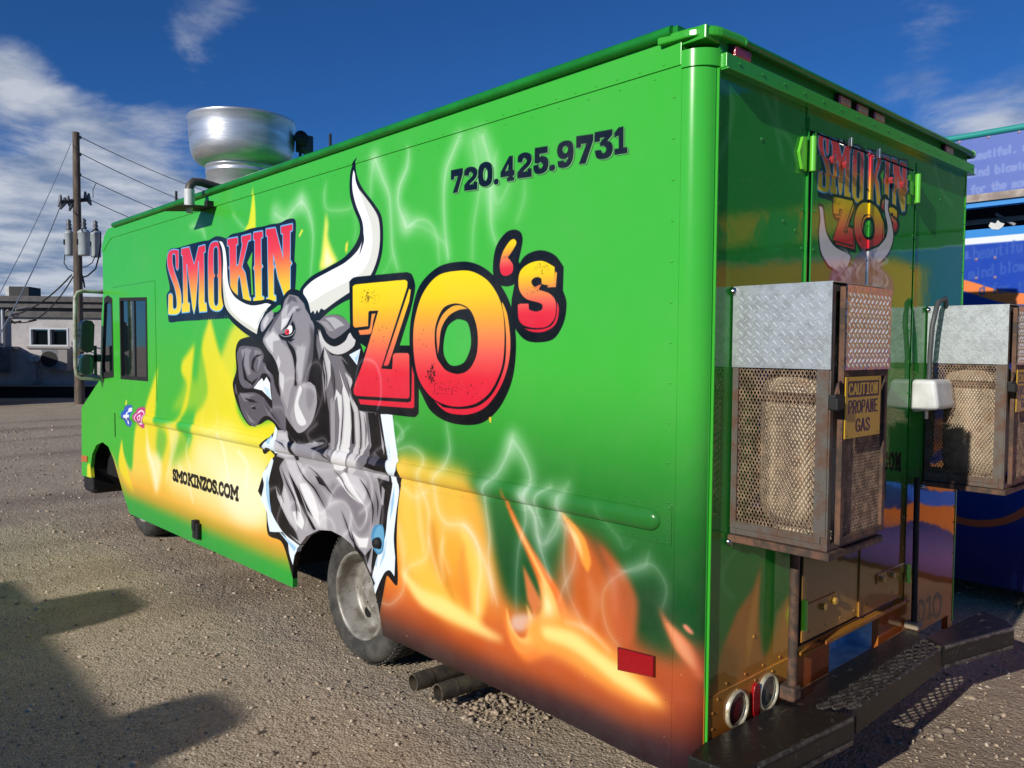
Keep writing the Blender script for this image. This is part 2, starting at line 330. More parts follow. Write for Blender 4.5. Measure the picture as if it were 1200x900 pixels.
    specks(ZC, 150, 215, 60, 40, 90); specks(ZC, 138, 222, 14, 24, 40, 4); specks(ZC, 215, 420, 60, 90, 30); specks(ZC, 270, 640, 90, 80, 30); specks(ZC, 430, 450, 26, 90, 20); specks(ZC, 470, 630, 26, 45, 50, 5); specks(ZC, 520, 700, 40, 40, 40)
    specks(OC, 115, 640, 14, 45, 60, 4); specks(OC, 160, 700, 60, 40, 50, 2); specks(OC, 270, 710, 90, 40, 30, 1.8); specks(OC, 575, 195, 35, 25, 60, 1.5); specks(OC, 550, 290, 55, 20, 40, 1.3); specks(OC, 425, 150, 20, 15, 30, 1.2)
    cv.fill([path('c352,825 c362,822 c362,848 c355,845', OC)], 'f0c030')
def side_art():
    cv = Canvas(-.06, 7.36, .15, 2.83, .0026, '48b63c')
    Px = crop(0, 0, 1, S)
    A = crop(260, 340, 5, S); B = crop(340, 340, 5, S); C = crop(290, 490, 4.286, S); D = crop(180, 180, 3, S)
    H = crop(350, 180, 4.092, S); T = crop(250, 270, 6.925, S); SM = crop(190, 250, 6.67, S); ZC = crop(400, 300, 4.5, S)
    OC = crop(475, 260, 3.6, S); PH = crop(520, 140, 5.333, S); CM = crop(195, 540, 12.63, S); FL = crop(130, 380, 3.75, S)
    F2 = crop(440, 480, 3.214, S); F3 = crop(620, 560, 3.462, S); K = crop(260, 320, 2.368, S); SK = crop(320, 160, 3.75, S)
    rnd = random.Random(5)
    # --- green ground of the wrap: lighter ahead, deep green low at the back
    def green(u, v):
        c = hexc('42b83c')*np.ones(u.shape+(1,), np.float32)
        t = np.clip((1.7-v)/.95, 0, 1)*np.clip((3.0-u)/1.2, 0, 1)
        t = (t*t*(3-2*t))[..., None]
        c = c*(1-t)+hexc('1a4f24')*t
        k = (np.clip((u-3.5)/2.5, 0, 1)*.6)[..., None]
        return c*(1-k)+hexc('3fb62c')*k
    cv.put((0, 0, np.ones((cv.h, cv.w), np.float32)), green)
    # ---------- front fire (yellow)
    def yel(u, v):
        return stops([(.30, '2fa03c'), (.40, '3aa43a'), (.47, 'b9a030'), (.55, 'eeb43c'), (.68, 'f2cf50'), (.85, 'f0d840'), (1.1, 'ecdc20'), (1.6, 'e6e01e')], lambda a, b: b)(u, v)
    body = 'c48,505 55,570 90,640 100,520 112,440 148,430 150,370 180,270 c207,183 200,300 196,410 205,438 240,440 290,420 318,350 335,260 310,215 312,165 335,130 c368,85 352,250 335,360 300,440 330,500 340,540 362,480 372,390 425,330 415,200 400,100 c435,-40 470,100 500,180 540,250 548,350 600,440 c720,420 c900,1000 c500,1100 c300,1000 c90,850 60,690 35,620'
    cv.fill([path(body, FL)], yel, 1, .022)
    cv.fill([path('c48,505 56,570 75,650 100,740 60,700 38,640 34,590', FL)], 'eedc20', .9, .01)
    cv.fill([path('c300,480 270,560 262,620 c300,600 c335,560 c350,470', FL)], '4db43a', .7, .05)
    cv.fill([path('210,450 238,470 245,520 220,600 200,560 200,500', FL)], '55b83c', .75, .03)
    for s, a, b in [('160,500 175,560 215,580 222,650 200,740 175,650 155,560', .75, .035), ('270,620 330,600 420,560 560,600 660,680 640,860 500,850 400,800 300,740 250,700', .55, .07),
                    ('360,500 430,460 520,440 600,520 690,560 700,860 600,880 500,800 430,640 370,600', .6, .08), ('470,700 560,640 690,700 690,860 560,860', .6, .06),
                    ('255,445 300,470 270,600 240,700 260,560', .5, .02)]:
        cv.fill([path(s, FL)], 'fdf6cc', a, b)
    for s, w, a in [('155,450 165,560 190,640 200,730', .02, .7), ('345,500 330,560 350,640', .02, .5), ('430,340 400,400 410,460 450,470 470,400 440,345', .012, .35),
                    ('560,560 600,620 590,720', .03, .5), ('480,480 500,580 520,700', .03, .5), ('300,620 340,700 360,780', .03, .4)]:
        cv.fill(ribbon(path(s, FL, False), w), 'fffbe6', a, .012)
    cv.fill([path('c0,560 c0,900 c200,900 c700,1300 c900,1300 c900,960 c740,930 560,905 420,865 300,835 200,790 120,745 60,680', FL)], stops([(.30, '2a9a3c'), (.38, '339f3c'), (.46, 'a8a030'), (.54, 'eaa43a'), (.62, 'f2b448')], lambda u, v: v), .8, .03)
    cv.fill([path('c2,340 c8,330 c8,350 c0,358', lambda x, y: FL(x+62, y))], 'e8e040')
    cv.fill([Pxs for Pxs in [lin('102,545 105,542 108,560 102,560', Px)]], 'e8e030', 1, .01)
    # yellow licks under the bull's nose and above the lettering
    cv.fill([path('c215,760 c240,700 c270,620 300,590 c370,680 c330,680 c290,760 c290,900 c170,900 200,820', D)], 'ece030', .9, .03)
    cv.fill([path('c180,610 200,700 c240,800 c290,900 c60,900 c90,850 c100,830 120,740 c148,660 130,760 150,800 165,700', D)], 'e4dc26', .45, .03)
    cv.fill([path('c545,610 530,740 512,850 490,900 c560,900 558,760', crop(200, 110, 5.622, S))], 'ecec20', .95, .008)
    cv.fill([path('c130,280 118,400 110,480 105,560 c190,520 165,470 140,400 142,340', H)], 'f4ec60', .95, .012)
    cv.fill([path('c132,440 125,500 125,545 c170,525 150,490', H)], 'fff6c8', .9, .012)
    cv.fill([lin('5,400 0,395 15,362 22,368', H)], 'f4ec40', 1, .003); cv.fill([lin('222,470 226,430 238,420 232,475', H)], 'f4e040', 1, .004)
    # ---------- rear fire (orange), low and behind the wheel
    F4 = crop(440, 480, 2.251, S)
    def fire(u, v):
        A_ = stops([(.27, '241818'), (.34, '50302a'), (.42, '984422'), (.50, 'cf6226'), (.60, 'ee8a30'), (.78, 'f8a838'), (1.0, 'f6bc44'), (1.2, 'd8bc3c')], lambda a, b: b)(u, v)
        B_ = stops([(.27, '1d151b'), (.36, '382228'), (.45, '783626'), (.55, 'ac4c2a'), (.66, 'b4542a'), (.8, '8a4a24')], lambda a, b: b)(u, v)
        k = np.clip((u-.45)/.8, 0, 1)[..., None]; return A_*k+B_*(1-k)
    cv.fill([path('c0,560 c30,330 c58,120 110,120 170,140 240,165 285,250 310,380 350,505 410,520 470,450 505,340 560,330 620,380 665,500 690,600 780,650 c900,640 c900,1200 c0,1200', F4)], fire, 1, .035)
    def glow(s_, w, col, al, bl):
        cv.fill(ribbon(path(s_, F4, False, 6), w), col, al, bl)
    cv.fill([path('660,480 720,450 790,500 790,590 720,610 670,560', F4)], '153a1d', .55, .05)
    glow('190,560 330,625 450,660 560,710 680,775 770,800', [.06, .14, .18, .18, .14, .04], 'dc6628', .6, .045)
    glow('72,150 88,300 108,400 150,470 210,530 265,560', [.08, .16, .20, .18, .12, .04], 'ffcc50', .8, .03)
    glow('240,190 262,300 290,400 300,490', [.05, .10, .10, .03], 'f8b440', .5, .03)
    glow('150,300 160,380 190,460 215,520', [.03, .06, .05, .01], 'd08a2c', .6, .014)
    glow('228,320 262,400 272,480 262,560', [.03, .11, .12, .05], 'ffd45c', .8, .018)
    glow('235,350 225,420 235,490', [.01, .05, .01], 'd89444', .5, .012)
    glow('72,430 120,492 180,522 240,556 300,592 335,606', [.03, .08, .09, .07, .04, .01], 'ffe388', .9, .016)
    glow('60,300 72,370 75,440', [.03, .06, .03], 'fbd98a', .6, .015); glow('108,200 118,300 128,380', [.02, .05, .02], 'fbdc8c', .6, .012)
    glow('180,340 172,390 182,450', [.02, .03, .01], 'fbdc98', .5, .01)
    # middle tongues
    glow('340,203 352,255 380,320 405,370 438,435 462,490 478,560', [0, .022, .032, .04, .07, .11, .16], 'f0742a', 1, .007)
    glow('352,262 384,328 410,380 442,445 462,500 470,560', [0, .010, .014, .02, .05, .09], 'ffc468', .95, .005)
    cv.fill([path('c388,408 405,440 425,480 c440,510 c420,545 c400,500', F4)], 'dd7a42', .95, .008)
    cv.fill([path('436,440 460,500 484,560 492,610 445,622 395,612 420,575 440,520', F4)], 'ffd480', .95, .014)
    cv.fill([path('450,490 470,550 478,590 440,600 430,575 448,540', F4)], 'fff0b8', .9, .012)
    glow('398,512 412,565 408,618 378,618 355,575 345,520', [.0, .03, .06, .06, .03, .0], 'ffc870', .95, .006)
    glow('338,508 352,585 395,640 450,622', [.0, .03, .07, .06], 'f88c38', .85, .012)
    cv.fill([path('362,545 395,540 425,545 420,565 385,585 360,575', F4)], 'e6dcdc', .6, .010)
    # tall right flame
    cv.fill([path('c486,266 520,300 560,345 605,430 640,500 650,590 600,640 520,620 505,560 520,470 512,380', F4)], 'cc6226', .9, .018)
    glow('488,268 515,305 540,350 556,400 560,430', [.0, .035, .06, .05, .0], 'fca03c', .95, .006)
    glow('505,300 530,340 548,395', [.0, .025, .0], 'fcd080', .85, .004)
    glow('585,350 630,420 655,500 655,590', [.0, .06, .13, .10], 'c45c30', .85, .014)
    glow('560,440 575,500 570,580', [.02, .06, .02], 'd98250', .6, .014); glow('610,420 628,470 630,540', [.01, .04, .02], 'cf7850', .6, .012)
    cv.fill([path('480,510 540,545 600,640 640,690 540,660 490,600', F4)], 'f4a868', .5, .02)
    # long bright diagonal
    glow('430,590 500,604 560,640 630,690 700,742 775,786', [.14, .18, .18, .16, .11, .0], 'fca444', .92, .022)
    glow('450,588 520,610 580,655 640,700 700,742 752,775', [.05, .07, .06, .07, .05, .0], 'ffe388', .92, .014)
    glow('500,560 560,580 620,640', [.01, .02, .01], 'fbd8b0', .5, .008)
    cv.fill([path('c525,520 560,580 610,630 650,690 680,780 c705,860 670,830 640,760 590,690 c550,600', F3)], 'ee7840', .95, .008)
    cv.fill([path('c550,575 610,645 650,720 c668,800 615,720', F3)], 'ffc084', .95, .007)
    glow('745,520 790,600 830,660 860,740', [.0, .06, .09, .02], 'c8644a', .45, .02)
    cv.fill([path('620,598 632,600 652,630 655,645 640,635 625,615', F3)], 'ee8c6c', 1, .003)
    for k in range(12):      # drifting embers
        x, y = rnd.uniform(60, 850), rnd.uniform(420, 800); r = rnd.uniform(.8, 2.); cv.fill([[F4(x+r*math.cos(a), y+r*math.sin(a)) for a in (0, 1.5, 3, 4.5)]], 'ffe0a8', .5)
    # smoke: wide faint sheets, then fine strands
    def smoke(f, s, w, a, b=.006, col='f4fbee'):
        pts = path(s, f, False, 6); wide = [q*1.6 for q in w] if hasattr(w, '__len__') else w*1.6; cv.fill(ribbon(pts, wide), col, a*.5, b*4); cv.fill(ribbon(pts, w), col, a*.25, b*1.8); cv.fill(ribbon(pts, [q*.3 for q in w] if hasattr(w, '__len__') else w*.3), col, a*.45, b*.6)
    for s, w, a in [('265,40 280,150 260,210 225,280 235,380 270,430 340,440 390,520 430,640 440,730', [.01, .03, .05, .03, .03, .04, .04, .03, .03, .01], .42),
                    ('520,80 500,160 460,240 420,290 415,360 430,480 425,560 440,660 460,740', [.0, .06, .05, .06, .03, .03, .02, .03, .01], .5),
                    ('520,120 560,180 585,260 570,340 600,400 620,520 660,640', [.08, .06, .05, .04, .03, .04, .02], .45),
                    ('560,320 565,420 540,520 530,640 530,760', [.05, .04, .02, .015, .01], .42),
                    ('130,60 90,100 80,150 130,140 180,180 170,280 200,380 200,480 230,600 250,660', [.01, .02, .02, .025, .03, .03, .03, .02, .02, .01], .42),
                    ('255,450 250,520 280,620', .02, .3), ('330,430 380,500 395,600 385,700 385,770', .018, .6),
                    ('100,290 150,330 200,300', .03, .3), ('0,710 50,735 100,690 120,600 190,560 200,480', .018, .45), ('660,290 620,320 610,380 630,440', .03, .35), ('700,330 690,400 640,500', [.08, .06, .02], .35)]:
        smoke(F2, s, w, a)
    for s, w, a in [('10,40 -5,90 20,150 30,230 60,270 110,220 130,130 165,20', [.05, .06, .05, .05, .05, .04, .02, .01], .3), ('95,35 45,70 35,120', .02, .35), ('165,10 125,90 135,180 185,250 180,360 140,440 120,510', [.01, .02, .03, .03, .03, .03, .01], .33),
                    ('150,190 140,330 155,450 200,560 240,640', [.02, .03, .02, .02, .01], .3), ('365,685 320,620 300,540 300,470 330,420 400,375 490,350 540,400 558,460 540,530', .012, .5),
                    ('490,290 480,330 470,360 400,380 350,370', [.01, .03, .05, .04, .01], .25), ('280,100 300,160 360,240 390,290 430,250', [.01, .03, .05, .02, .01], .16)]:
        smoke(F3, s, w, a)
    for s, w, a in [('820,0 790,70 760,150 750,260 755,400 770,540', [.05, .05, .05, .03, .03, .02], .5), ('920,0 950,110 955,260 960,400 985,480', [.06, .07, .05, .03, .02], .45), ('880,20 905,220 880,400 875,550', [.09, .05, .03, .02], .3),
                    ('595,40 590,130 555,220 550,300 580,380 590,400 640,365 690,380 720,440 730,560', [.01, .04, .05, .04, .07, .05, .02, .015, .015, .012], .55),
                    ('580,385 660,400 720,440 760,480 770,540', [.1, .06, .05, .04, .02], .22), ('450,100 480,180 510,260 520,400 525,500 550,590', [.07, .06, .04, .03, .03, .015], .5), ('440,110 430,200 430,270', [.06, .05, .02], .3),
                    ('235,200 225,260 240,320 330,320 350,300', [.01, .03, .02, .02, .01], .4), ('10,340 50,365 90,320 125,290 155,330 175,420 172,520 165,610', [.1, .09, .07, .09, .06, .03, .02, .015], .48), ('125,250 125,290', [.01, .07], .35),
                    ('985,60 960,200 990,290 1040,200 1050,150', [.01, .06, .1, .03, .01], .25), ('1100,150 1105,260 1070,380', [.01, .03, .02], .25), ('350,300 365,400 355,460', .02, .25), ('525,520 500,580 480,600', .012, .35)]:
        smoke(SK, s, w, a)
    cv.fill([path('c60,0 c190,40 c330,60 c330,190 c290,170 c200,110', lambda x, y: SM(x+120, y+20))], '5fc648', .2, .05)
    smoke(SM, '550,0 600,70 645,120', .02, .4); smoke(SM, '215,105 300,100 340,200', [.02, .06, .02], .4)
    # ---------- SMOKIN lettering
    draw_smokin(cv, SM, .022)
    # ---------- bull
    black = '120f12'
    cv.fill([path('190,45 165,75 160,105 125,115 100,150 90,172 50,185 38,215 40,270 30,310 45,370 75,422 105,420 130,408 150,432 c112,478 118,502 c135,492 c148,505 120,545 c100,605 122,650 128,725 165,745 c185,800 c200,860 c330,990 c420,1040 c455,850 460,840 487,865 485,740 490,640 c502,560 490,520 475,440 465,380 c365,380 c365,300 395,240 372,170 330,118 270,118 250,90 225,55', K)], black)
    # torn sheet metal edges
    cv.fill([path('c140,40 128,95 105,118 c86,142 c88,160 105,148 c122,150 c140,175 c175,180 165,150 150,110 150,60', C)], 'e6f3fb')
    cv.fill([path('c122,200 98,245 75,285 82,335 c66,410 95,465 102,520 c112,570 135,572 c175,572 200,610 210,680 c228,738 c236,690 c262,640 190,585 150,530 120,470 105,400 108,310 130,215', C)], 'e6f3fb')
    cv.fill([path('c100,280 92,340 100,420 120,480 c112,420 c108,340', C), path('c150,560 215,620 c245,650 c235,670 c190,610', C), path('c122,80 110,120 c130,130', C)], 'a4cdea')
    cv.fill([path('c668,-20 c728,-20 745,130 765,255 750,290 c758,330 762,370 748,470 735,600 c742,700 c738,795 715,765 690,775 662,830 c640,890 c625,800 650,700 690,600 705,470 728,330 715,260 690,120', C)], 'e8f4fc')
    cv.fill([path('c690,40 705,120 c728,230 c712,170', C), path('c738,340 735,430 c715,520 c722,420', C), path('c700,600 680,680 c660,760 c690,690', C), path('c655,690 c640,740 c650,750', C)], '9fc8e6')
    cv.fill([path('c345,378 c412,343 c392,440', B)], 'dcecf8'); cv.fill([path('c378,400 c402,370 c390,425', B)], 'a8d0ec')
    # chest
    grey = stops([(0, 'a8a4a8'), (1, 'd2d0d0')], lambda u, v: np.clip((2.9-u)/1.3, 0, 1))
    cv.fill([path('c150,60 c195,60 225,100 260,128 320,120 c385,60 c420,-60 c650,-60 c675,90 700,190 c715,310 690,420 670,540 c632,640 c615,820 c400,790 c260,630 190,560 150,470 120,380 c142,205 c165,150', C)], 'a7a3a7')
    for s in ['c150,70 c190,75 c228,110 c245,190 c190,195 155,180', 'c190,205 260,220 300,290 350,380 390,430 c400,560 c330,545 c270,440 230,330', 'c150,300 190,350 220,440 250,560 c200,560 150,470 c135,380', 'c450,290 520,280 600,330 c580,440 c520,350', 'c430,-60 c520,-60 530,60 490,150 450,215 420,190 440,80', 'c560,-60 c640,-60 c600,120 560,210 500,240 c540,120']:
        cv.fill([path(s, C)], 'c9c6c8', 1, .004)
    for s, col in [('420,330 500,340 570,400 612,480 610,560 570,590 535,545 500,450 440,400', '7c767c'), ('330,330 370,350 400,420 c405,470 360,420', '8a868a'), ('600,300 660,340 670,460 640,560 620,460', '8a858a'), ('215,440 250,430 c300,470 290,560 c240,520', 'a09ca0'), ('c250,120 c330,140 380,120 c400,210 c300,205 c262,190', '8f8b90')]:
        cv.fill([path(s, C)], col, .9, .012)
    for s in ['c262,330 c300,325 335,400 355,470 c362,540 320,480 290,410', 'c225,470 260,470 285,520 c275,560 245,530', 'c445,300 c490,270 c520,330 c590,440 c520,390', 'c520,560 560,600 c610,600 c600,650 c560,650']:
        cv.fill([path(s, C)], 'ecebea', .95, .003)
    for s in ['c140,190 c185,205 160,250 180,330 165,390 c140,340 c150,400 190,490 c245,590 c262,620 c180,560 130,460 118,380 c125,260', 'c200,70 c240,120 c235,150 262,205 c248,212 c225,165', 'c340,290 c372,300 c405,350 c360,330', 'c205,265 c262,370 c300,480 c345,560 c330,560 c262,430', 'c250,330 c290,420 c330,500 c300,460',
              'c650,-60 c672,90 c705,190 c712,275 c655,262 c600,240 c575,200 c620,150 c640,40', 'c655,300 c712,318 c712,420 680,520 c660,545 c675,430', 'c520,565 c545,640 c590,690 c625,650 c600,740 c640,830 c600,900 c560,760', 'c385,130 c430,-60 c445,-60 c430,80 c400,180 c330,150', 'c540,-60 c555,-60 c530,100 c490,240 c478,240 c510,120', 'c265,60 c330,10 c360,-20 c380,60 c330,125 c290,110']:
        cv.fill([path(s, C)], '2a262c', .55, .014); cv.fill([path(s, C)], black)
    for s, col in [('c668,60 c682,120 c690,190 c676,150', 'a9a5a8'), ('c640,170 c670,200 c660,240 c625,225', '4a4650'), ('c675,340 c690,360 c682,440 c672,430', '9a969a')]:
        cv.fill([path(s, C)], col)
    for s_, w_, al in [('165,240 200,330 240,420 250,520', [.0, .012, .016, .0], .9), ('240,210 280,290 340,360 400,470', [0, .01, .014, 0], .9), ('300,240 350,280 400,350 440,400', [0, .01, .012, 0], .85), ('430,260 470,300 500,360 560,420', [0, .008, .01, 0], .8), ('560,300 600,360 630,450 625,540', [0, .012, .014, 0], .9), ('470,460 500,540 520,600 560,660', [0, .012, .012, 0], .9), ('200,520 230,560 255,600', [0, .014, 0], .9),
                         ('410,120 420,170 450,220 480,235', [0, .012, .014, 0], .9), ('150,110 190,130 215,160', [0, .010, 0], .8), ('640,360 655,430 650,500', [0, .012, 0], .9), ('370,150 400,190 440,215', [0, .01, 0], .8), ('170,300 165,360 185,430', [0, .014, 0], .8)]:
        q_ = path(s_, C, False, 6); cv.fill(ribbon(q_, [x*3 for x in w_]), '4a454b', al*.45, .012); cv.fill(ribbon(q_, w_), black, al)
    for s_, w_ in [('185,260 225,350 262,450 280,540', [0, .010, .012, 0]), ('455,290 480,340 520,390 570,430', [0, .01, .01, 0]), ('590,420 600,480 585,540', [0, .008, 0]), ('425,150 440,190 470,215', [0, .008, 0]), ('300,330 330,400 350,460', [0, .01, 0])]:
        cv.fill(ribbon(path(s_, C, False, 6), w_), 'f0eeee', .9, .002)
    # neck strands
    cv.fill([path('c130,200 165,270 c240,380 c300,385 340,440 c380,620 c460,715 c470,1010 c430,1060 400,1010 c380,1040 330,1070 290,1040 c240,1000 c215,760 200,640 185,500 160,360', B)], '726d72')
    for s, col in [('c162,225 c200,330 c235,420 c238,500 210,590 c205,500 c190,400', 'c9c7c6'), ('c285,462 c310,560 c300,620 c270,580 c262,640 240,695 c275,620 c290,760 280,900 c255,1010 265,1050 310,1055 345,1010 c350,900 c360,800 c350,640 c318,560', 'dedcda'),
                   ('c320,480 c362,520 c375,620 c398,700 c440,720 c460,900 c420,980 390,1050 360,1080 340,1060 c385,900 c375,720 c350,640 c345,560', 'c6c3c2'), ('c240,420 c265,520 c255,600 c240,520', '4a464a'), ('c236,640 c262,610 c262,980 c240,960', '9a9698')]:
        cv.fill([path(s, B)], col)
    for s in ['c185,430 c205,500 c208,640 190,730 150,800 120,850 c150,890 c235,890 c228,720 c215,640 c200,540 c190,470', 'c350,640 c360,720 c362,900 c375,900 c372,720', 'c455,715 c475,900 c520,900 c500,720', 'c120,440 150,430 182,480 178,600 150,690 c120,740 c145,640 c150,540', 'c300,400 c350,450 c372,520 c330,470']:
        cv.fill([path(s, B)], '29252b', .6, .010); cv.fill([path(s, B)], black)
    for s_, w_ in [('175,300 200,420 215,520 210,620', [0, .008, .01, 0]), ('250,440 262,560 250,660', [0, .01, 0]), ('300,560 310,700 300,860 290,960', [0, .008, .01, 0]), ('390,640 410,760 415,900 400,1000', [0, .01, .012, 0]), ('430,720 445,820 440,930', [0, .009, 0]), ('330,500 350,590 372,660', [0, .008, 0])]:
        q_ = path(s_, B, False, 6); cv.fill(ribbon(q_, [x*2.6 for x in w_]), '55505a', .45, .008); cv.fill(ribbon(q_, w_), '1c181c', .9)
    # ear
    cv.fill([path('c150,178 c200,148 280,146 335,180 350,215 315,250 260,285 220,262 195,215', B)], '7a757a')
    cv.fill([path('c205,165 260,160 c320,205 c290,215 c262,230 c235,190', B)], 'b3b0b3'); cv.fill([path('c170,178 c215,185 c260,240 c230,240 c200,210', B)], '9c989c')
    cv.fill([path('c172,228 205,300 260,330 320,300 350,250 c385,282 372,330 310,372 250,372 200,330 175,290', B)], 'cfcdca')
    cv.fill([path('c158,195 c185,215 c220,285 280,310 c335,262 c352,248 c355,215 c300,262 c255,290 215,265 c190,215', B)], black)
    # head
    cv.fill([path('c395,25 368,60 350,120 c318,150 290,200 240,288 262,340 300,385 330,470 328,560 345,640 375,740 440,832 475,830 530,765 560,650 545,560 505,540 535,380 550,250 525,170 c490,110 475,65 440,35', A)], '8f8a8f')
    cv.fill([path('c245,285 c300,215 c335,265 355,310 c410,360 430,440 c432,520 400,600 c385,700 c350,610 c340,470 300,390 262,340', A)], 'a6a2a5')
    cv.fill([path('c250,290 c300,240 c345,290 c300,300 c300,370 c270,330', A), path('c330,380 c345,420 c335,470 c320,420', A), path('c330,465 c365,500 c360,600 c340,560', A)], 'd2d0d0', 1, .003)
    cv.fill([path('c350,125 c345,240 375,215 c420,130 c455,95 c420,95 c380,150 c395,60', A)], 'bdbabd', 1, .002)
    cv.fill([path('c355,170 c345,238 c375,212 c400,160', A)], 'e2e0e0')
    cv.fill([path('c395,30 c430,40 c445,75 c410,60 c380,90', A), path('c430,110 c470,110 c440,130', A)], '5d585e', .9, .003)
    cv.fill([path('260,125 290,118 305,150 270,205 235,245 228,200', A)], 'a19ca1'); cv.fill([path('240,190 265,150 275,165 250,225', A)], 'cfcdcf', 1, .004)
    cv.fill([path('c300,150 c340,118 c345,135 c300,210 c285,240 c270,245 c300,180', A)], '57525a', .9, .003)
    cv.fill([path('c545,250 c540,380 c505,540 c470,540 c500,420 c520,300 c515,200', A)], '4c474d', .85, .01)
    cv.fill([path('c455,540 c430,430 440,340 c490,330 c500,290 c480,420 c470,520', A), path('c420,320 c460,330 c490,300 c460,350', A)], 'b9b6b8', .9, .005)
    for s in ['c332,262 380,245 c415,180 c425,200 432,235 420,270 c395,300 350,288', 'c370,285 420,340 437,400 432,470 c440,560 c425,560 c428,470 415,390 c385,320', 'c395,290 c430,285 c400,305', 'c300,150 c345,112 c340,128 c305,158', 'c345,240 c380,205 c418,128 c408,170 c385,215', 'c545,150 c555,250 c550,400 c520,520 c505,545 c535,390', 'c305,440 c335,480 c330,600 c350,700 c395,790 c375,800 c335,690 c310,560',
              'c600,330 c585,520 c575,650 c540,740 c560,660 c548,560 c520,540 c560,440']:
        cv.fill([path(s, A)], '29252b', .6, .010); cv.fill([path(s, A)], black)
    cv.fill([path('382,230 390,212 405,205 413,222 410,245 395,258 383,250', A)], 'f4f8f6'); cv.fill([path('370,245 380,230 393,232 395,252 382,262 372,258', A)], 'e23c44'); cv.fill([path('384,238 389,240 389,250 384,250', A)], '301018')
    cv.fill(ribbon(path('345,262 370,272 410,262 428,235', A, False), .004), 'd8d6d8')
    # cheek lobe
    cv.fill([path('455,560 430,600 415,680 400,740 440,832 475,830 530,765 555,660 548,580 520,540 490,545', A)], 'a19da0'); cv.fill([path('455,560 432,640 425,700 440,770 465,795 495,780 470,720 448,660 470,580', A)], 'e4e3e2', 1, .002)
    cv.fill([path('500,570 535,580 540,640 515,700 495,660', A)], '8b868b', 1, .01)
    # muzzle
    cv.fill([path('88,375 108,330 160,328 220,342 245,380 c238,420 c270,440 295,480 c310,560 345,640 372,720 c375,830 c340,810 c300,750 c295,660 c290,600 c285,520 c262,490 235,490 215,530 180,572 130,572 103,530 95,440', A)], '66616a')
    for s, col in [('c110,350 c150,338 c175,350 c160,380 c160,440 c170,490 c150,500 c130,440', '8f8a92'), ('c190,350 225,360 c235,395 c222,440 c205,480 c215,410 c190,380', '8a858c'), ('c245,445 c275,455 c290,500 c260,480', '8f8a92'), ('c120,510 c160,545 c200,530 c170,560', '9a959c')]:
        cv.fill([path(s, A)], col, 1, .003)
    for s in ['c240,375 c200,395 185,440 192,470 c210,490 c172,460 178,410 c205,380', 'c135,360 c125,440 150,520 c175,540 c215,510 c180,560 c130,520 c118,430', 'c85,540 c110,575 c160,580 c210,565 c245,585 c200,590 c150,600 c100,585', 'c150,280 c200,275 c235,300 c215,325 c170,318 c120,325', 'c250,390 c290,440 c330,540 c345,620 c325,600 c300,500 c262,460']:
        cv.fill([path(s, A)], '29252b', .6, .010); cv.fill([path(s, A)], black)
    cv.fill([path('80,548 76,590 92,612 150,600 200,602 c245,628 c280,680 c330,740 c365,828 c335,805 300,752 255,738 225,760 195,800 155,778 118,715 100,650', A)], '5c575f')
    for s, col in [('c100,600 c150,606 c200,612 c160,625 c190,655 c130,650', '817c84'), ('c170,680 c200,672 c205,700 c180,705', '8f8a90'), ('c130,690 160,740 c200,780 c165,770', '87828a'), ('c230,640 c280,720 c330,790 c270,730', '77727a')]:
        cv.fill([path(s, A)], col, 1, .003)
    for s in ['c130,632 c175,640 c212,660 c165,655', 'c235,655 c290,720 c345,790 c300,740', 'c170,690 c190,682 c205,678 c195,690 c208,698 c185,700']:
        cv.fill([path(s, A)], '29252b', .6, .010); cv.fill([path(s, A)], black)
    cv.fill([path('c185,575 c215,535 c235,515 c245,535 c262,508 c282,545 c285,590 c292,645 c262,615 c235,588', A)], 'f2fbff'); cv.fill([path('c240,560 c275,580 c290,640 c262,610', A)], 'c6e0ee')
    # ---------- horns
    cv.fill([path('c38,78 62,78 100,140 115,250 125,380 150,480 230,548 300,572 380,568 440,558 490,575 c520,612 c430,680 380,760 c372,860 c355,892 250,830 140,730 90,640 66,520 66,350 60,200', T)], '0f1016')
    cv.fill([path('c46,86 72,95 95,150 108,250 115,380 130,460 170,535 240,585 310,608 380,602 430,590 c470,602 c430,640 400,700 370,760 c352,842 260,784 160,702 100,622 82,520 76,400 80,250 72,150', T)], 'fbfdfb')
    cv.fill([path('c77,380 82,520 100,622 160,702 260,784 c352,842 c362,790 c340,800 300,772 210,712 145,645 112,560 92,450', T)], 'dddccb')
    cv.fill([path('c345,775 c370,745 c395,690 c440,640 c420,640 c385,690', T)], 'd0cfc4'); cv.fill([lin('150,490 185,540 160,520', T)], '0f1016')
    cv.fill([path('c283,18 262,45 247,100 245,190 262,260 290,330 292,385 265,445 215,500 140,545 60,590 10,645 c0,690 c35,730 c60,800 c100,800 150,755 210,715 260,690 330,640 365,585 397,490 405,390 397,300 362,240 312,175 284,120 273,60', H)], '10141c')
    cv.fill([path('c263,78 257,120 259,180 276,250 306,330 308,400 284,462 225,520 150,562 70,607 25,650 c22,672 45,710 c58,765 c70,752 c78,770 c88,748 c96,764 c106,742 c124,750 180,708 240,668 300,632 348,578 380,490 390,400 382,310 350,250 300,190 276,140 269,95', H)], 'fbfdff')
    cv.fill([path('c285,165 350,250 382,310 390,400 380,490 348,578 300,632 240,668 180,708 c124,750 c106,742 c96,764 c88,748 c78,770 c70,752 c58,765 c48,715 c70,705 c120,672 200,630 280,588 330,528 352,440 348,350 325,275', H)], 'dfdfd3')
    cv.fill([path('c309,370 313,420 c290,490 c302,430', H)], '10141c')
    draw_zo(cv, ZC, OC, rnd)
    # ---------- phone number
    wd = '720.425.9731'
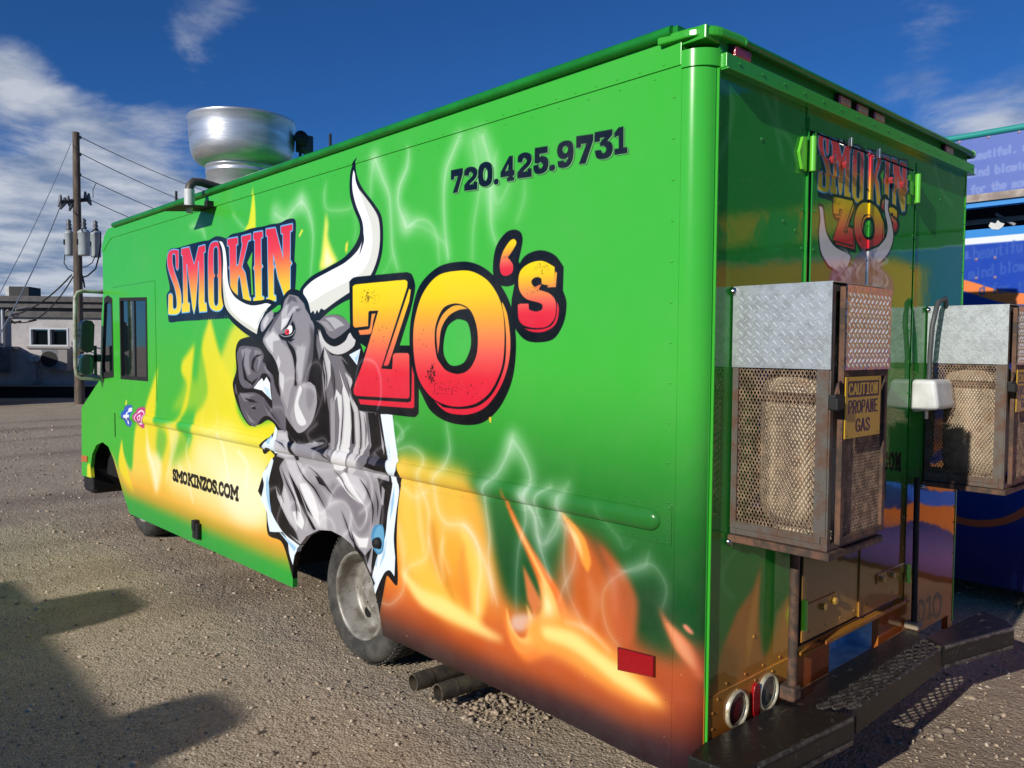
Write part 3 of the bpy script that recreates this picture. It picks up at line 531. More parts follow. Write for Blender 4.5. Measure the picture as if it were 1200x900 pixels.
    bx = [(45, 120, 318, 462, 303, 452), (128, 210, 298, 447, 292, 437), (215, 305, 272, 425, 258, 415), (313, 343, 260, 408, 258, 404), (355, 443, 235, 395, 225, 380), (460, 550, 212, 370, 200, 358), (560, 655, 180, 350, 165, 330), (661, 696, 160, 325, 155, 318), (708, 812, 140, 310, 125, 293), (828, 935, 105, 282, 90, 270), (943, 1057, 80, 255, 60, 240), (1068, 1148, 55, 222, 38, 210)]
    for pas in (0, 1, 2):
        for ch, (x0, x1, a0, b0, a1, b1) in zip(wd, bx):
            h = lambda x, y: (x0+x*(x1-x0), (a0+(a1-a0)*x)*(1-y)+(b0+(b1-b0)*x)*y)
            gl = [[h(x, y) for x, y in spline(parse(s), True, 5)] for s in DIG[ch]]
            sh = lambda d: [[PH(x+d, y+d*.8) for x, y in g] for g in gl]
            less = sh(0)[1:] or None
            if pas == 0: cv.fill(sh(9)[:1], '1a3a20', less=sh(9)[1:] or None)
            if pas == 1: cv.fill(sh(5.5)[:1], '7cc86c', less=sh(5.5)[1:] or None)
            if pas == 2: cv.fill(sh(0)[:1], '101a26', less=less)
    P = []
    for (x0, x1, a0, b0, a1, b1) in bx:
        for i in range(9):
            x, y = rnd.uniform(x0, x1), rnd.uniform(a1, b0); r = rnd.uniform(1, 2.2); P.append([PH(x+r*math.cos(t), y+r*math.sin(t)) for t in (0, 1.5, 3, 4.5)])
    cv.fill(P, '5a7a68', .7)
    # ---------- web address
    sp = [(98, 140), (152, 232), (247, 303), (322, 398), (410, 436), (450, 524), (534, 590), (602, 668), (684, 742), (752, 770), (784, 842), (862, 935), (957, 1055)]
    cv.fill(letters('SMOKINZOS.COM', rowbox(sp, (100, 138, 1055, 400), (100, 275, 1055, 575)), CM, .0265), '1c1a10')
    # ---------- social icons: a blue square with a white f, a pink square with a camera
    FB = crop(80, 440, 3.461, S)
    cv.fill([path('232,125 258,122 262,150 255,205 235,200 225,165', FB)], '3b5cc0', 1, .004); cv.fill(ribbon(path('258,138 248,142 246,165 244,190', FB, False), .035)+ribbon(path('c236,166 c256,164', FB, False), .025), 'f4f4ff')
    cv.fill([path('282,135 310,130 314,160 308,212 290,205 272,170', FB)], 'c43c84', 1, .004); cv.fill(ribbon(path('285,150 300,143 310,158 306,190 292,195 280,175 285,150', FB, False), .014), 'fbe8ee'); cv.fill(ribbon(path('298,160 303,170 298,182 292,172 298,160', FB, False), .012), 'fbe8ee')
    # ---------- smoke over the chest and lettering
    for s, w, a in [('110,360 150,350 170,420 150,520 190,600 260,620', .012, .5), ('215,440 230,420 270,440 300,500 290,560', .01, .6), ('410,430 430,370 470,330 540,350 580,420 600,500 560,560 520,480', .014, .5), ('330,440 370,480 420,430 480,420 520,480 510,560 480,590', .016, .6), ('360,540 380,500 420,510 440,560', .014, .5),
                    ('560,480 620,420 620,320 580,240 560,220 500,200', [.01, .02, .02, .01, .01, .01], .5), ('620,200 650,160 720,120 780,100 770,50 740,20', .01, .5), ('640,290 700,280 660,340 680,460 670,560', .012, .5), ('340,210 360,160 400,130 380,100 330,120', .01, .5),
                    ('590,680 600,730 640,780 660,700 700,640', .014, .6), ('280,260 380,260 460,250 560,230', .02, .25), ('260,300 300,240 340,260 400,330', .02, .3), ('480,240 500,330 560,420 590,380', .02, .3)]:
        smoke(C, s, w, a, .003, 'f6f2f2')
    for s, w, a in [('350,620 360,540 420,515 480,560 540,580 570,640', .012, .35), ('480,560 510,450 560,420 590,480 590,620 540,760 480,830', .012, .4), ('560,900 520,880 500,840 560,780', .014, .4), ('280,720 300,690 350,690 380,740', .012, .3)]:
        smoke(A, s, w, a, .003, 'f6f2f2')
    for s, w, a in [('380,560 400,440 440,405 500,430 530,520 530,640 510,700', .008, .4)]: smoke(B, s, w, a, .002, 'fbf4f2')
    # fuel filler recess, painted blue
    cv.fill([path('650,535 680,540 688,600 680,670 655,685 630,650 622,590 632,550', C)], '4f90b8'); cv.fill([path('655,545 678,550 684,600 672,660 655,672 640,640 635,590', C)], '6aa8cc')
    return cv

def rear_art():
    cv = Canvas(-.02, 2.42, .2, 2.72, .003, '3fa636')
    Z7 = crop(780, 600, 2.857, RR); Q = crop(940, 140, 4.615, RR); N8 = crop(1060, 680, 8.18, RR); Z6 = crop(820, 320, 2.5, RR)
    rnd = random.Random(3)
    def base(u, v):
        cl = stops([(.25, '7a3418'), (.42, 'a8641e'), (.55, 'b0742a'), (.60, '58802c'), (.72, '27802a'), (1.2, '2a9230')], lambda a, b: b)(u, v)
        c = stops([(.25, '7a3418'), (.42, 'a8621e'), (.62, 'a87830'), (.78, '7a5a2c'), (1.0, '4c4a28'), (1.2, '26802a'), (1.6, '2a9230')], lambda a, b: b)
        return np.where((u > .66)[..., None], c(u, v), cl)
    cv.put((0, 0, np.ones((cv.h, cv.w), np.float32)), base)
    for s, col, a, b in [('c325,160 c290,260 c240,330 200,430 165,560 c150,640 c420,640 c420,270 c400,320 370,420 330,480 c315,380 315,260', 'c98030', .95, .012), ('c415,270 c370,340 350,450 340,560 c420,560', 'd89a3c', .8, .015), ('c318,200 c285,330 c270,430 c275,520 c300,400', 'e0a040', .7, .01), ('c180,420 c170,520 c140,620 c230,620 c250,480', '8a6a2c', .6, .02)]:
        cv.fill([path(s, Z7)], col, a, b)
    cv.fill([path('c500,430 c540,430 c545,560 c440,600 c450,520', Z7)], 'b8542a', .7, .03)
    cv.fill([path('c720,330 c790,330 c800,420 c720,470', Z7)], 'b04a20', .6, .03)
    cv.fill([path('c845,150 c960,150 c965,360 c850,380', Z7)], 'b4683c', .7, .03)
    def smoke(f, s, w, a, b=.004, col='e4f0e0'):
        pts = path(s, f, False, 6); cv.fill(ribbon(pts, w), col, a*.6, b*2)
    R5 = crop(820, 20, 2.368, RR)
    for s in ['60,180 90,230 80,320 50,400', '180,220 215,320 230,400', '210,210 220,300 250,340 270,400', '650,400 670,480 700,520', '690,380 705,460']: smoke(R5, s, .025, .3)
    smoke(Z6, '540,50 555,110 548,200 560,260 545,330 540,380', .02, .7); smoke(Z7, '250,110 200,180 190,240 230,290', .012, .4)
    draw_smokin(cv, (lambda h: (lambda x, y: Q(*h(x, y))))(homog([(45, 285), (1025, 80), (1025, 655), (50, 795)], [(80, 72), (562, 238), (552, 505), (72, 385)])), .016)
    h = homog([(411, 325), (411, 490), (665, 262), (665, 480)], [(152, 402), (150, 700), (520, 425), (512, 755)])
    draw_zo(cv, lambda x, y: Q(*h(400+x/4.5, 300+y/4.5)), lambda x, y: Q(*h(475+x/3.6, 260+y/3.6)), rnd, '3aa434')
    for s in ['c78,468 98,480 105,540 120,620 165,690 245,735 c235,790 c195,835 c130,790 90,720 78,620 85,540', 'c435,430 c455,440 452,490 470,560 480,640 455,720 400,780 350,805 c335,780 c335,715 c400,690 440,640 450,580 435,500']:
        p = path(s, Q); cv.fill(ribbon(p+[p[0]], .02), '101420'); cv.fill([p], 'e8e2dc')
    cv.fill([path('130,860 150,820 230,810 280,740 320,700 350,760 400,790 450,830 480,880 470,960 300,990 150,960', Q)], '5a6484', .9, .008)
    for k in range(26):
        x, y = rnd.uniform(150, 460), rnd.uniform(760, 960)
        cv.fill(ribbon(path('%f,%f %f,%f %f,%f %f,%f' % (x, y, x+rnd.uniform(-30, 30), y-30, x+rnd.uniform(-10, 40), y-60, x+rnd.uniform(-20, 30), y-90), Q, False), [.012, .02, .012, .002]), rnd.choice(['c8ccd8', '283058', '8890a8', 'd8d4d0']), .7, .004)
    # web address low on the doors, the number on the right panel
    cv.fill(letters('SMOKINZOS.COM', rowbox([(345+i*18.6, 357+i*18.6) for i in range(13)], (345, 512, 590, 532), (345, 556, 590, 574)), Z6, .022), '141008')
    cv.fill(ribbon(path('160,205 185,230 190,300 175,370 150,390 135,350 132,260 145,210 160,205', N8, False), .024)+ribbon(path('c215,190 c242,172 c240,350', N8, False), .026)+ribbon(path('c218,360 c262,335', N8, False), .02)+ribbon(path('315,140 345,170 345,260 325,330 295,345 278,290 280,200 300,145 315,140', N8, False), .026), '2a1420')
    return cv
# ---------------------------------------------------------------- helpers
COL = scene.collection
OFF = {}
def s2l(h):
    c = hexc(h) if isinstance(h, str) else np.array(h, float)
    return tuple(float(x/12.92 if x <= .04045 else ((x+.055)/1.055)**2.4) for x in c)+(1.,)
MATS = {}
def mat(name, col=None, rough=.5, metal=0., var=None, vscale=8., bump=0., bscale=60., coat=0., img=None, spec=.5, rvar=0., detail=6., stretch=None, trans=0., vlo=.42, vhi=.62):
    """principled material; var = second colour mixed in by noise"""
    if name in MATS: return MATS[name]
    m = bpy.data.materials.new(name); m.use_nodes = True; t = m.node_tree; t.nodes.clear(); L = t.links
    p = N(t, 'ShaderNodeBsdfPrincipled'); o = N(t, 'ShaderNodeOutputMaterial'); L.new(p.outputs[0], o.inputs[0])
    p.inputs['Roughness'].default_value = rough; p.inputs['Metallic'].default_value = metal; p.inputs['Coat Weight'].default_value = coat; p.inputs['Coat Roughness'].default_value = .04
    p.inputs['Specular IOR Level'].default_value = spec
    if trans: p.inputs['Transmission Weight'].default_value = trans
    tcn = N(t, 'ShaderNodeTexCoord'); vec = tcn.outputs['Object']
    if stretch:
        q = N(t, 'ShaderNodeMapping'); q.inputs['Scale'].default_value = stretch; L.new(vec, q.inputs[0]); vec = q.outputs[0]
    if img is not None:
        ti = N(t, 'ShaderNodeTexImage'); ti.image = img; ti.extension = 'EXTEND'; src = ti.outputs['Color']
        # faint film of dust and uneven print
        nz = N(t, 'ShaderNodeTexNoise', i_Scale=2.2, i_Detail=8., i_Roughness=.7); L.new(vec, nz.inputs['Vector'])
        mr_ = N(t, 'ShaderNodeMapRange'); L.new(nz.outputs['Fac'], mr_.inputs['Value']); mr_.inputs['From Min'].default_value = .45; mr_.inputs['From Max'].default_value = .8; mr_.inputs['To Max'].default_value = .07
        mm = N(t, 'ShaderNodeMix', data_type='RGBA'); L.new(mr_.outputs[0], mm.inputs['Factor']); L.new(src, mm.inputs[6]); mm.inputs[7].default_value = (.42, .38, .32, 1); L.new(mm.outputs[2], p.inputs['Base Color'])
    elif var is not None:
        nz = N(t, 'ShaderNodeTexNoise', i_Scale=vscale, i_Detail=detail, i_Roughness=.62); L.new(vec, nz.inputs['Vector'])
        r = N(t, 'ShaderNodeValToRGB'); r.color_ramp.elements[0].position = vlo; r.color_ramp.elements[0].color = s2l(col); r.color_ramp.elements[1].position = vhi; r.color_ramp.elements[1].color = s2l(var)
        L.new(nz.outputs['Fac'], r.inputs[0]); L.new(r.outputs[0], p.inputs['Base Color'])
        if rvar: L.new(math_n(t, 'MULTIPLY_ADD', nz.outputs['Fac'], rvar, rough-rvar*.5), p.inputs['Roughness'])
    else: p.inputs['Base Color'].default_value = s2l(col)
    if bump:
        nb = N(t, 'ShaderNodeTexNoise', i_Scale=bscale, i_Detail=4.); L.new(vec, nb.inputs['Vector'])
        b = N(t, 'ShaderNodeBump', i_Strength=1., i_Distance=bump); L.new(nb.outputs['Fac'], b.inputs['Height']); L.new(b.outputs[0], p.inputs['Normal'])
        if coat: L.new(b.outputs[0], p.inputs['Coat Normal'])
    MATS[name] = m; return m
def tag(o, label=None, cat=None, group=None, kind=None):
    if label: o['label'] = label
    if cat: o['category'] = cat
    if group: o['group'] = group
    if kind: o['kind'] = kind
    return o
def empty(name, loc, label, cat, group=None):
    o = bpy.data.objects.new(name, None); COL.objects.link(o); o.location = loc; o.empty_display_size = .2
    OFF[o.name] = Vector(loc); return tag(o, label, cat, group)
def attach(o, parent):
    if parent is not None:
        o.parent = parent; OFF[o.name] = OFF[parent.name]
    else: OFF[o.name] = Vector((0, 0, 0))
class MB:
    def __init__(s): s.v = []; s.f = []; s.sm = []; s.mi = []; s.uv = None
    def add(s, vs, fs, smooth=False, mi=0):
        b = len(s.v); s.v += [tuple(map(float, p)) for p in vs]
        for f in fs: s.f.append(tuple(b+i for i in f)); s.sm.append(smooth); s.mi.append(mi)
        return s
    def box(s, a, b, mi=0):
        (x0, y0, z0), (x1, y1, z1) = a, b
        return s.add([(x0, y0, z0), (x1, y0, z0), (x1, y1, z0), (x0, y1, z0), (x0, y0, z1), (x1, y0, z1), (x1, y1, z1), (x0, y1, z1)],
                     [(0, 3, 2, 1), (4, 5, 6, 7), (0, 1, 5, 4), (1, 2, 6, 5), (2, 3, 7, 6), (3, 0, 4, 7)], mi=mi)
    def hexa(s, lo, hi, mi=0):
        """bottom quad and top quad of points"""
        return s.add(list(lo)+list(hi), [(0, 3, 2, 1), (4, 5, 6, 7), (0, 1, 5, 4), (1, 2, 6, 5), (2, 3, 7, 6), (3, 0, 4, 7)], mi=mi)
    def tube(s, pts, r, n=8, cap=True, smooth=True, mi=0):
        pts = [Vector(p) for p in pts]; rs = r if hasattr(r, '__len__') else [r]*len(pts); rings = []; up = None
        for i, p in enumerate(pts):
            d = (pts[min(i+1, len(pts)-1)]-pts[max(i-1, 0)]).normalized()
            if up is None:
                up = Vector((0, 0, 1)) if abs(d.z) < .9 else Vector((1, 0, 0))
            a = d.cross(up).normalized(); up = a.cross(d).normalized()
            rings.append([p+(a*math.cos(t)+up*math.sin(t))*rs[i] for t in [2*math.pi*k/n for k in range(n)]])
        vs = [q for R in rings for q in R]; fs = []
        for i in range(len(pts)-1):
            for k in range(n): fs.append((i*n+k, i*n+(k+1) % n, (i+1)*n+(k+1) % n, (i+1)*n+k))
        s.add(vs, fs, smooth, mi)
        if cap: s.add(rings[0], [tuple(range(n))], mi=mi); s.add(rings[-1], [tuple(range(n-1, -1, -1))], mi=mi)
        return s
    def lathe(s, prof, c, axis='z', n=32, smooth=True, mi=0):
        vs = []; c = Vector(c)
        for (r, h) in prof:
            for k in range(n):
                a = 2*math.pi*k/n
                p = Vector((r*math.cos(a), r*math.sin(a), h)) if axis == 'z' else (Vector((h, r*math.cos(a), r*math.sin(a))) if axis == 'x' else Vector((r*math.cos(a), h, r*math.sin(a))))
                vs.append(c+p)
        fs = [(i*n+k, i*n+(k+1) % n, (i+1)*n+(k+1) % n, (i+1)*n+k) for i in range(len(prof)-1) for k in range(n)]
        return s.add(vs, fs, smooth, mi)
    def plate(s, outline, holes, fr, th, mi=0):
        """flat plate from a 2-D outline with holes; fr(u,v,w) -> point, th = depth along w"""
        loops = [outline]+list(holes)
        tris = tessellate_polygon([[Vector((p[0], p[1], 0)) for p in lp] for lp in loops])
        flat = [p for lp in loops for p in lp]; n = len(flat)
        vs = [fr(p[0], p[1], 0) for p in flat]+[fr(p[0], p[1], th) for p in flat]
        s.add(vs, [tuple(t) for t in tris]+[tuple(n+i for i in reversed(t)) for t in tris], mi=mi)
        b = len(s.v)-2*n; k = 0
        for lp in loops:
            for i in range(len(lp)):
                a, c = k+i, k+(i+1) % len(lp); s.f.append((b+a, b+c, b+n+c, b+n+a)); s.sm.append(False); s.mi.append(mi)
            k += len(lp)
        return s
    def build(s, name, m, parent=None, bevel=0., uvf=None, recalc=True, seg=2):
        me = bpy.data.meshes.new(name)
        o = bpy.data.objects.new(name, me); COL.objects.link(o); attach(o, parent); off = OFF[o.name]
        me.from_pydata([(p[0]-off.x, p[1]-off.y, p[2]-off.z) for p in s.v], [], s.f)
        me.polygons.foreach_set('use_smooth', s.sm); me.polygons.foreach_set('material_index', s.mi)
        for q in (m if isinstance(m, (list, tuple)) else [m]): me.materials.append(q)
        if recalc:
            bm = bmesh.new(); bm.from_mesh(me); bmesh.ops.recalc_face_normals(bm, faces=bm.faces); bm.to_mesh(me); bm.free()
        if uvf:
            uv = me.uv_layers.new(name='UVMap'); co = np.empty(len(me.vertices)*3, np.float32); me.vertices.foreach_get('co', co); co = co.reshape(-1, 3)+np.array(off, np.float32)
            li = np.empty(len(me.loops), np.int32); me.loops.foreach_get('vertex_index', li); U = uvf(co[:, 0], co[:, 1], co[:, 2]); uv.data.foreach_set('uv', np.stack(U, 1)[li].astype(np.float32).ravel())
        if bevel:
            b = o.modifiers.new('bevel', 'BEVEL'); b.width = bevel; b.segments = seg; b.limit_method = 'ANGLE'; b.angle_limit = math.radians(40)
        me.update(); return o
def copy_tree(o, parent=None, shift=None):
    c = o.copy(); COL.objects.link(c); c.parent = parent
    OFF[c.name] = OFF[parent.name] if parent else OFF[o.name]+(shift or Vector((0, 0, 0)))
    if shift is not None: c.location = o.location+shift
    for ch in list(o.children): copy_tree(ch, c)
    return c
def image_of(cv, name):
    im = bpy.data.images.new(name, cv.w, cv.h); a = np.ones((cv.h, cv.w, 4), np.float32); a[..., :3] = cv.a[::-1].clip(0, 1)
    im.pixels.foreach_set(a.ravel()); im.update(); im.pack(); return im
P3 = lambda a: Vector(a)
# ---------------------------------------------------------------- printed wraps
side_cv = side_art(); rear_cv = rear_art()
side_img = image_of(side_cv, 'side_print'); rear_img = image_of(rear_cv, 'rear_print')
suv = lambda x, y, z: ((y-side_cv.u0)/(side_cv.u1-side_cv.u0), (z-side_cv.v0)/(side_cv.v1-side_cv.v0))
ruv = lambda x, y, z: ((x-rear_cv.u0)/(rear_cv.u1-rear_cv.u0), (z-rear_cv.v0)/(rear_cv.v1-rear_cv.v0))
M_side = mat('wrap_side', img=side_img, rough=.2, spec=.28, bump=.0012, bscale=2.2)
M_rear = mat('wrap_rear', img=rear_img, rough=.06, spec=.42, coat=.3, bump=.0030, bscale=2.4)
M_green = mat('green_paint', '3fae34', rough=.22, spec=.4, bump=.0008, bscale=6.)
M_dgreen = mat('shaded_green_paint', '1c8a2c', rough=.3, var='187a26', vscale=5.)  # green darkened to carry the shade under the roof rail and edge
M_black = mat('black_rubber', '141414', rough=.7, var='242322', vscale=30.)
M_void = mat('dark_underside', '0b0a0a', rough=.95)
M_glass = mat('dark_glass', '10161a', rough=.04, spec=.9, coat=1.)
M_chrome = mat('bright_metal', 'c9c8c4', rough=.22, metal=1., var='a9a8a4', vscale=20., rvar=.2)
M_alu = mat('spun_aluminium', 'dcdcde', rough=.36, metal=.75, var='bcbcc0', vscale=3., stretch=(1, 1, 6), rvar=.2, bump=.0006, bscale=14.)
M_tyre = mat('tyre_rubber', '33322f', rough=.85, var='55524c', vscale=7., bump=.002, bscale=60.)
M_rim = mat('dusty_white_steel', 'a8a49b', rough=.42, var='756e62', vscale=9., metal=.2, bump=.001, bscale=40.)
M_rust = mat('rusty_steel', '4c4036', rough=.75, metal=.25, var='7a5844', vscale=22., bump=.0015, bscale=120., rvar=.2)
M_rust2 = mat('weathered_steel', '6a645c', rough=.6, metal=.4, var='6a5040', vscale=18., bump=.001, bscale=120., rvar=.2)
M_red = mat('red_lens', 'a01018', rough=.15, coat=1., bump=.001, bscale=220.)
M_dred = mat('dark_red_lens', '5a0a10', rough=.12, coat=1.)
M_orange = mat('amber_lens', 'd8701c', rough=.2, coat=1.)
M_bump = mat('worn_black_bumper', '1a1a19', rough=.36, spec=.45, var='6c6862', vscale=30., detail=12., bump=.0015, bscale=70., rvar=.35, vlo=.60, vhi=.80)
M_blue = mat('pale_blue_paint', 'b4dcf0', rough=.5, var='88b4d0', vscale=14.)
M_white = mat('white_plastic', 'dcdcd8', rough=.35, var='c4c4be', vscale=6.)

truck = empty('food_truck', (1.1, 3.2, 0), 'bright green food truck wrapped in painted flames with a grey bull and large lettering', 'food truck')
fx = lambda u, v, w: (w, u, v)            # plate frames: side (y,z), depth +x
fy = lambda u, v, w: (u, w, v)            # rear (x,z), depth +y
def Sp(s): return [S(*[float(q) for q in t.split(',')]) for t in s.split()]
def Rp(s, Y=0.): return [RR(*[float(q) for q in t.split(',')], Y) for t in s.split()]
ZT = 2.757
top_front = S(133, 264)
outline = [(.09, ZT), (top_front[0], ZT)]+Sp('127,268 122.5,277 120,290 120.6,318 121,345 119,372 117.4,436 117,445 95.5,478 96,557 107,560 106,548 108,532 113,521.5 120,518 127,523.5 133,538 137,552 141,566 145,580 152,602 250,646 343,688.5 343.5,664 348,643 359,628.5 374,621 388,622 400,628 411,637 425,655 436,680 443,710 449,745 620,825')+[S(755, 893)]
outline.append((.09, S(769, 898)[1]))
win = Sp('140.5,349.5 171.8,349 173.3,446 142,443.5')
qwin = Sp('122.6,350 126.5,347 131.5,350.5 133.3,441 121.3,443 119.6,437')
# densify so the panel can carry the print
side = MB().plate(outline, [win, qwin], fx, .03)
side.build('side_wall', M_side, truck, uvf=suv)
# rounded rear corner post carrying the same print
arc = [(.08-.08*math.cos(a), .09-.09*math.sin(a)) for a in np.linspace(0, math.pi/2*.93, 9)]
zb = .268
vs = []; fs = []; uvs = []
L_ = 0.; prev = arc[0]
for i, (x, y) in enumerate(arc):
    L_ += math.hypot(x-prev[0], y-prev[1]); prev = (x, y)
    for z in (zb, 2.66): vs.append((x, y, z)); uvs.append((.09-L_, z))
for i in range(len(arc)-1): fs.append((2*i, 2*i+2, 2*i+3, 2*i+1))
post = MB().add(vs, fs, True)
po = post.build('corner_post', M_side, truck, recalc=False)
uvl = po.data.uv_layers.new(name='UVMap')
for lp in po.data.loops:
    u, z = uvs[lp.vertex_index]; uvl.data[lp.index].uv = suv(0, u, z)
MB().box((.067, -.009, .30), (.0715, .004, 2.64)).build('corner_trim', M_green, truck)
MB().box((-.0012, .0885, .29), (.0, .0905, 2.655)).build('post_seam', M_side, truck, uvf=suv)
# upper band: overlaps the wall, runs round the corner
bandz0 = 2.657
ob = [(.09, bandz0), (.09, ZT)]+[(top_front[0], ZT)]+Sp('127,268 122.5,277 120,290 119.6,294.8 122.5,293.6 125.5,287 130.7,279')
MB().plate(ob, [], lambda u, v, w: (-.005+w, u, v), .012).build('roof_band', M_side, truck, bevel=.0015, uvf=suv)
b = MB(); A2 = [(.080-.086*math.cos(a), .09-.098*math.sin(a)) for a in np.linspace(0, math.pi/2, 9)]
vs = [(x, y, z) for x, y in A2 for z in (2.645, 2.70)]; vs += [(x*.9+.012, y*.9+.012, z) for x, y in A2 for z in (2.645, 2.70)]
n = len(A2); fs = [(2*i, 2*i+2, 2*i+3, 2*i+1) for i in range(n-1)]+[(2*n+2*i, 2*n+2*i+1, 2*n+2*i+3, 2*n+2*i+2) for i in range(n-1)]+[(2*i, 2*n+2*i, 2*n+2*i+2, 2*i+2) for i in range(n-1)]+[(2*i+1, 2*i+3, 2*n+2*i+3, 2*n+2*i+1) for i in range(n-1)]
b.add(vs, [f_ for f_ in fs[:n-1]], True); b.add(vs, fs[n-1:], False); b.build('corner_band', M_side, truck, uvf=lambda x, y, z: suv(x, np.abs(y)+.02, z*0+2.5))
# body: roof, floor, far side, front, cab
MB().box((.0, .0, 2.72), (2.35, 6.02, 2.765)).build('roof', M_green, truck, bevel=.004)
MB().box((.04, .42, .44), (2.31, 1.72, .47)).build('floor_pan', M_void, truck); MB().box((.78, 1.73, .46), (2.31, 2.89, .5)).build('floor_pan', M_void, truck); MB().box((.04, 2.9, .44), (2.31, 5.7, .47)).build('floor_pan', M_void, truck)
b = MB().plate(outline, [], lambda u, v, w: (2.35-w, u, v), .03); b.build('far_side_wall', M_green, truck)
fr = [(top_front[0], ZT)]+Sp('127,268 122.5,277 120,290 120.6,318 121,345')+Sp('117,445 95.5,478 96,557')
vs = [(x, y, z) for (y, z) in fr for x in (.0, 2.35)]
MB().add(vs, [(2*i, 2*i+1, 2*i+3, 2*i+2) for i in range(len(fr)-1) if i != 5]).build('front_panel', M_green, truck)
y5, z5 = fr[5]; y6, z6 = fr[6]
MB().add([(.03, y5, z5), (2.32, y5, z5), (2.32, y6, z6), (.03, y6, z6)], [(0, 1, 2, 3)]).build('windscreen', M_glass, truck)
MB().box((.035, y6-1.3, .9), (2.3, y6-1.28, 2.6)).build('cab_bulkhead', M_void, truck)
# windows
w = MB(); w.plate([(p[0], p[1]) for p in win], [], lambda u, v, q: (.010+q, u, v), .006); wo_ = w.build('window', M_glass, truck)
ins = lambda P, d: [((p[0]-sum(q[0] for q in P)/len(P))*d+sum(q[0] for q in P)/len(P), (p[1]-sum(q[1] for q in P)/len(P))*d+sum(q[1] for q in P)/len(P)) for p in P]
f = MB(); f.plate(ins(win, 1.015), [ins(win, .93)], lambda u, v, q: (-.004+q, u, v), .016); f.build('frame', M_black, wo_)
m0, m1 = S(156, 350), S(157.5, 444); f = MB(); f.box((.002, m0[0]-.012, m1[1]), (.010, m0[0]+.012, m0[1])); f.build('divider', mat('grey_rubber', '3a3f40', rough=.6), wo_)
w = MB(); w.plate(qwin, [], lambda u, v, q: (.008+q, u, v), .006); wq = w.build('quarter_window', M_glass, truck)
f = MB(); f.plate(ins(qwin, 1.02), [ins(qwin, .86)], lambda u, v, q: (-.004+q, u, v), .014); f.build('frame', M_black, wq)
# a seat back seen through the glass is dark green
# seams of the cab door (slightly raised strips)
sm = MB()
for a, c in [('132,336.5', '181,328.5'), ('181.5,329', '184,470')]:
    (ya, za), (yb, zb_) = Sp(a)[0], Sp(c)[0]; d = Vector((0, yb-ya, zb_-za)).normalized(); nn = Vector((0, -d.z, d.y))*.005
    sm.hexa([(-.003, ya-nn.y, za-nn.z), (-.003, yb-nn.y, zb_-nn.z), (-.003, yb+nn.y, zb_+nn.z), (-.003, ya+nn.y, za+nn.z)], [(.001, ya-nn.y, za-nn.z), (.001, yb-nn.y, zb_-nn.z), (.001, yb+nn.y, zb_+nn.z), (.001, ya+nn.y, za+nn.z)])
sm.build('door_seam', M_green, truck)
sd = MB(); (ya, za), (yb, zb_) = S(134.8, 484), S(135.3, 512); sd.box((-.004, ya-.006, zb_), (.0, ya+.006, za)); sd.build('rail_end_gap', M_black, truck)
# wheel arch linings and shaded underside
la = MB(); la.box((.034, 2.86, .41), (.75, 2.9, .95)).box((.034, 1.72, .41), (.75, 1.76, .95)).box((.034, 1.72, .93), (.75, 2.9, .97)).box((.73, 1.76, .22), (.76, 2.86, .93)); la.build('wheel_well', M_void, truck)['kind'] = 'stuff'
la = MB(); la.box((.15, 5.75, .47), (.2, 6.95, 1.05)); la.build('wheel_well', M_void, truck); MB().box((.9, 5.4, .3), (1.5, 6.6, .6)).build('engine_sump', M_void, truck); MB().box((.032, 6.90, .33), (1.2, 6.93, 1.1)).build('arch_lining', M_void, truck)
ch = MB(); ch.box((.55, .2, .32), (.68, 6.4, .44)); ch.box((1.65, .2, .32), (1.78, 6.4, .44)); ch.tube([(.3, 2.28, .37), (2.05, 2.28, .37)], .08, 10); ch.tube([(.35, 6.05, .37), (2.0, 6.05, .37)], .05, 8); ch.build('chassis', M_void, truck)
bf = MB(); bf.box((.02, 6.95, .27), (2.33, 7.25, .48)); bf.build('front_bumper', M_black, truck, bevel=.05)
# rub rail: half round bar with a flange, same print
ra, rb = S(783, 611), S(152, 494)
def railmesh():
    n = 60; K = 10; vs = []; fs = []
    ys = list(np.linspace(.145, 5.98, n))
    zc0, zc1 = 1.145, 1.125
    for i, y in enumerate(ys):
        t = (y-.145)/5.83; zc = zc0+(zc1-zc0)*t; e = 1.
        for c in (y-.145, 5.98-y): e = min(e, math.sqrt(max(0., 1-(1-min(1, c/.055))**2)) if c < .055 else 1.)
        for k in range(K+1):
            a = math.pi*k/K; vs.append((-.034*math.sin(a)*e-.0005, y, zc+.043*e*math.cos(a)))
    for i in range(n-1):
        for k in range(K): fs.append((i*(K+1)+k, i*(K+1)+k+1, (i+1)*(K+1)+k+1, (i+1)*(K+1)+k))
    return vs, fs
def refine_rail():
    b = MB(); ys = [.145+.004*i*i*.35 for i in range(8)]; ys += list(np.linspace(ys[-1]+.05, 5.85, 70)); ys += [5.98-.004*i*i*.35 for i in range(7, -1, -1)]
    K = 12; zc0, zc1 = 1.142, 1.12
    for y in ys:
        t = (y-.145)/5.83; zc = zc0+(zc1-zc0)*t; e = 1.
        for c in (y-.145, 5.98-y):
            if c < .05: e = min(e, math.sqrt(max(0., 1-(1-c/.05)**2)))
        for k in range(K+1):
            a = math.pi*k/K; b.v.append((-.024*math.sin(a)*e-.0004, y, zc+.040*e*math.cos(a)))
    for i in range(len(ys)-1):
        for k in range(K): b.f.append((i*(K+1)+k, (i+1)*(K+1)+k, (i+1)*(K+1)+k+1, i*(K+1)+k+1)); b.sm.append(True); b.mi.append(0)
    return b
rl = refine_rail().build('rub_rail', M_side, truck, uvf=suv, recalc=True)
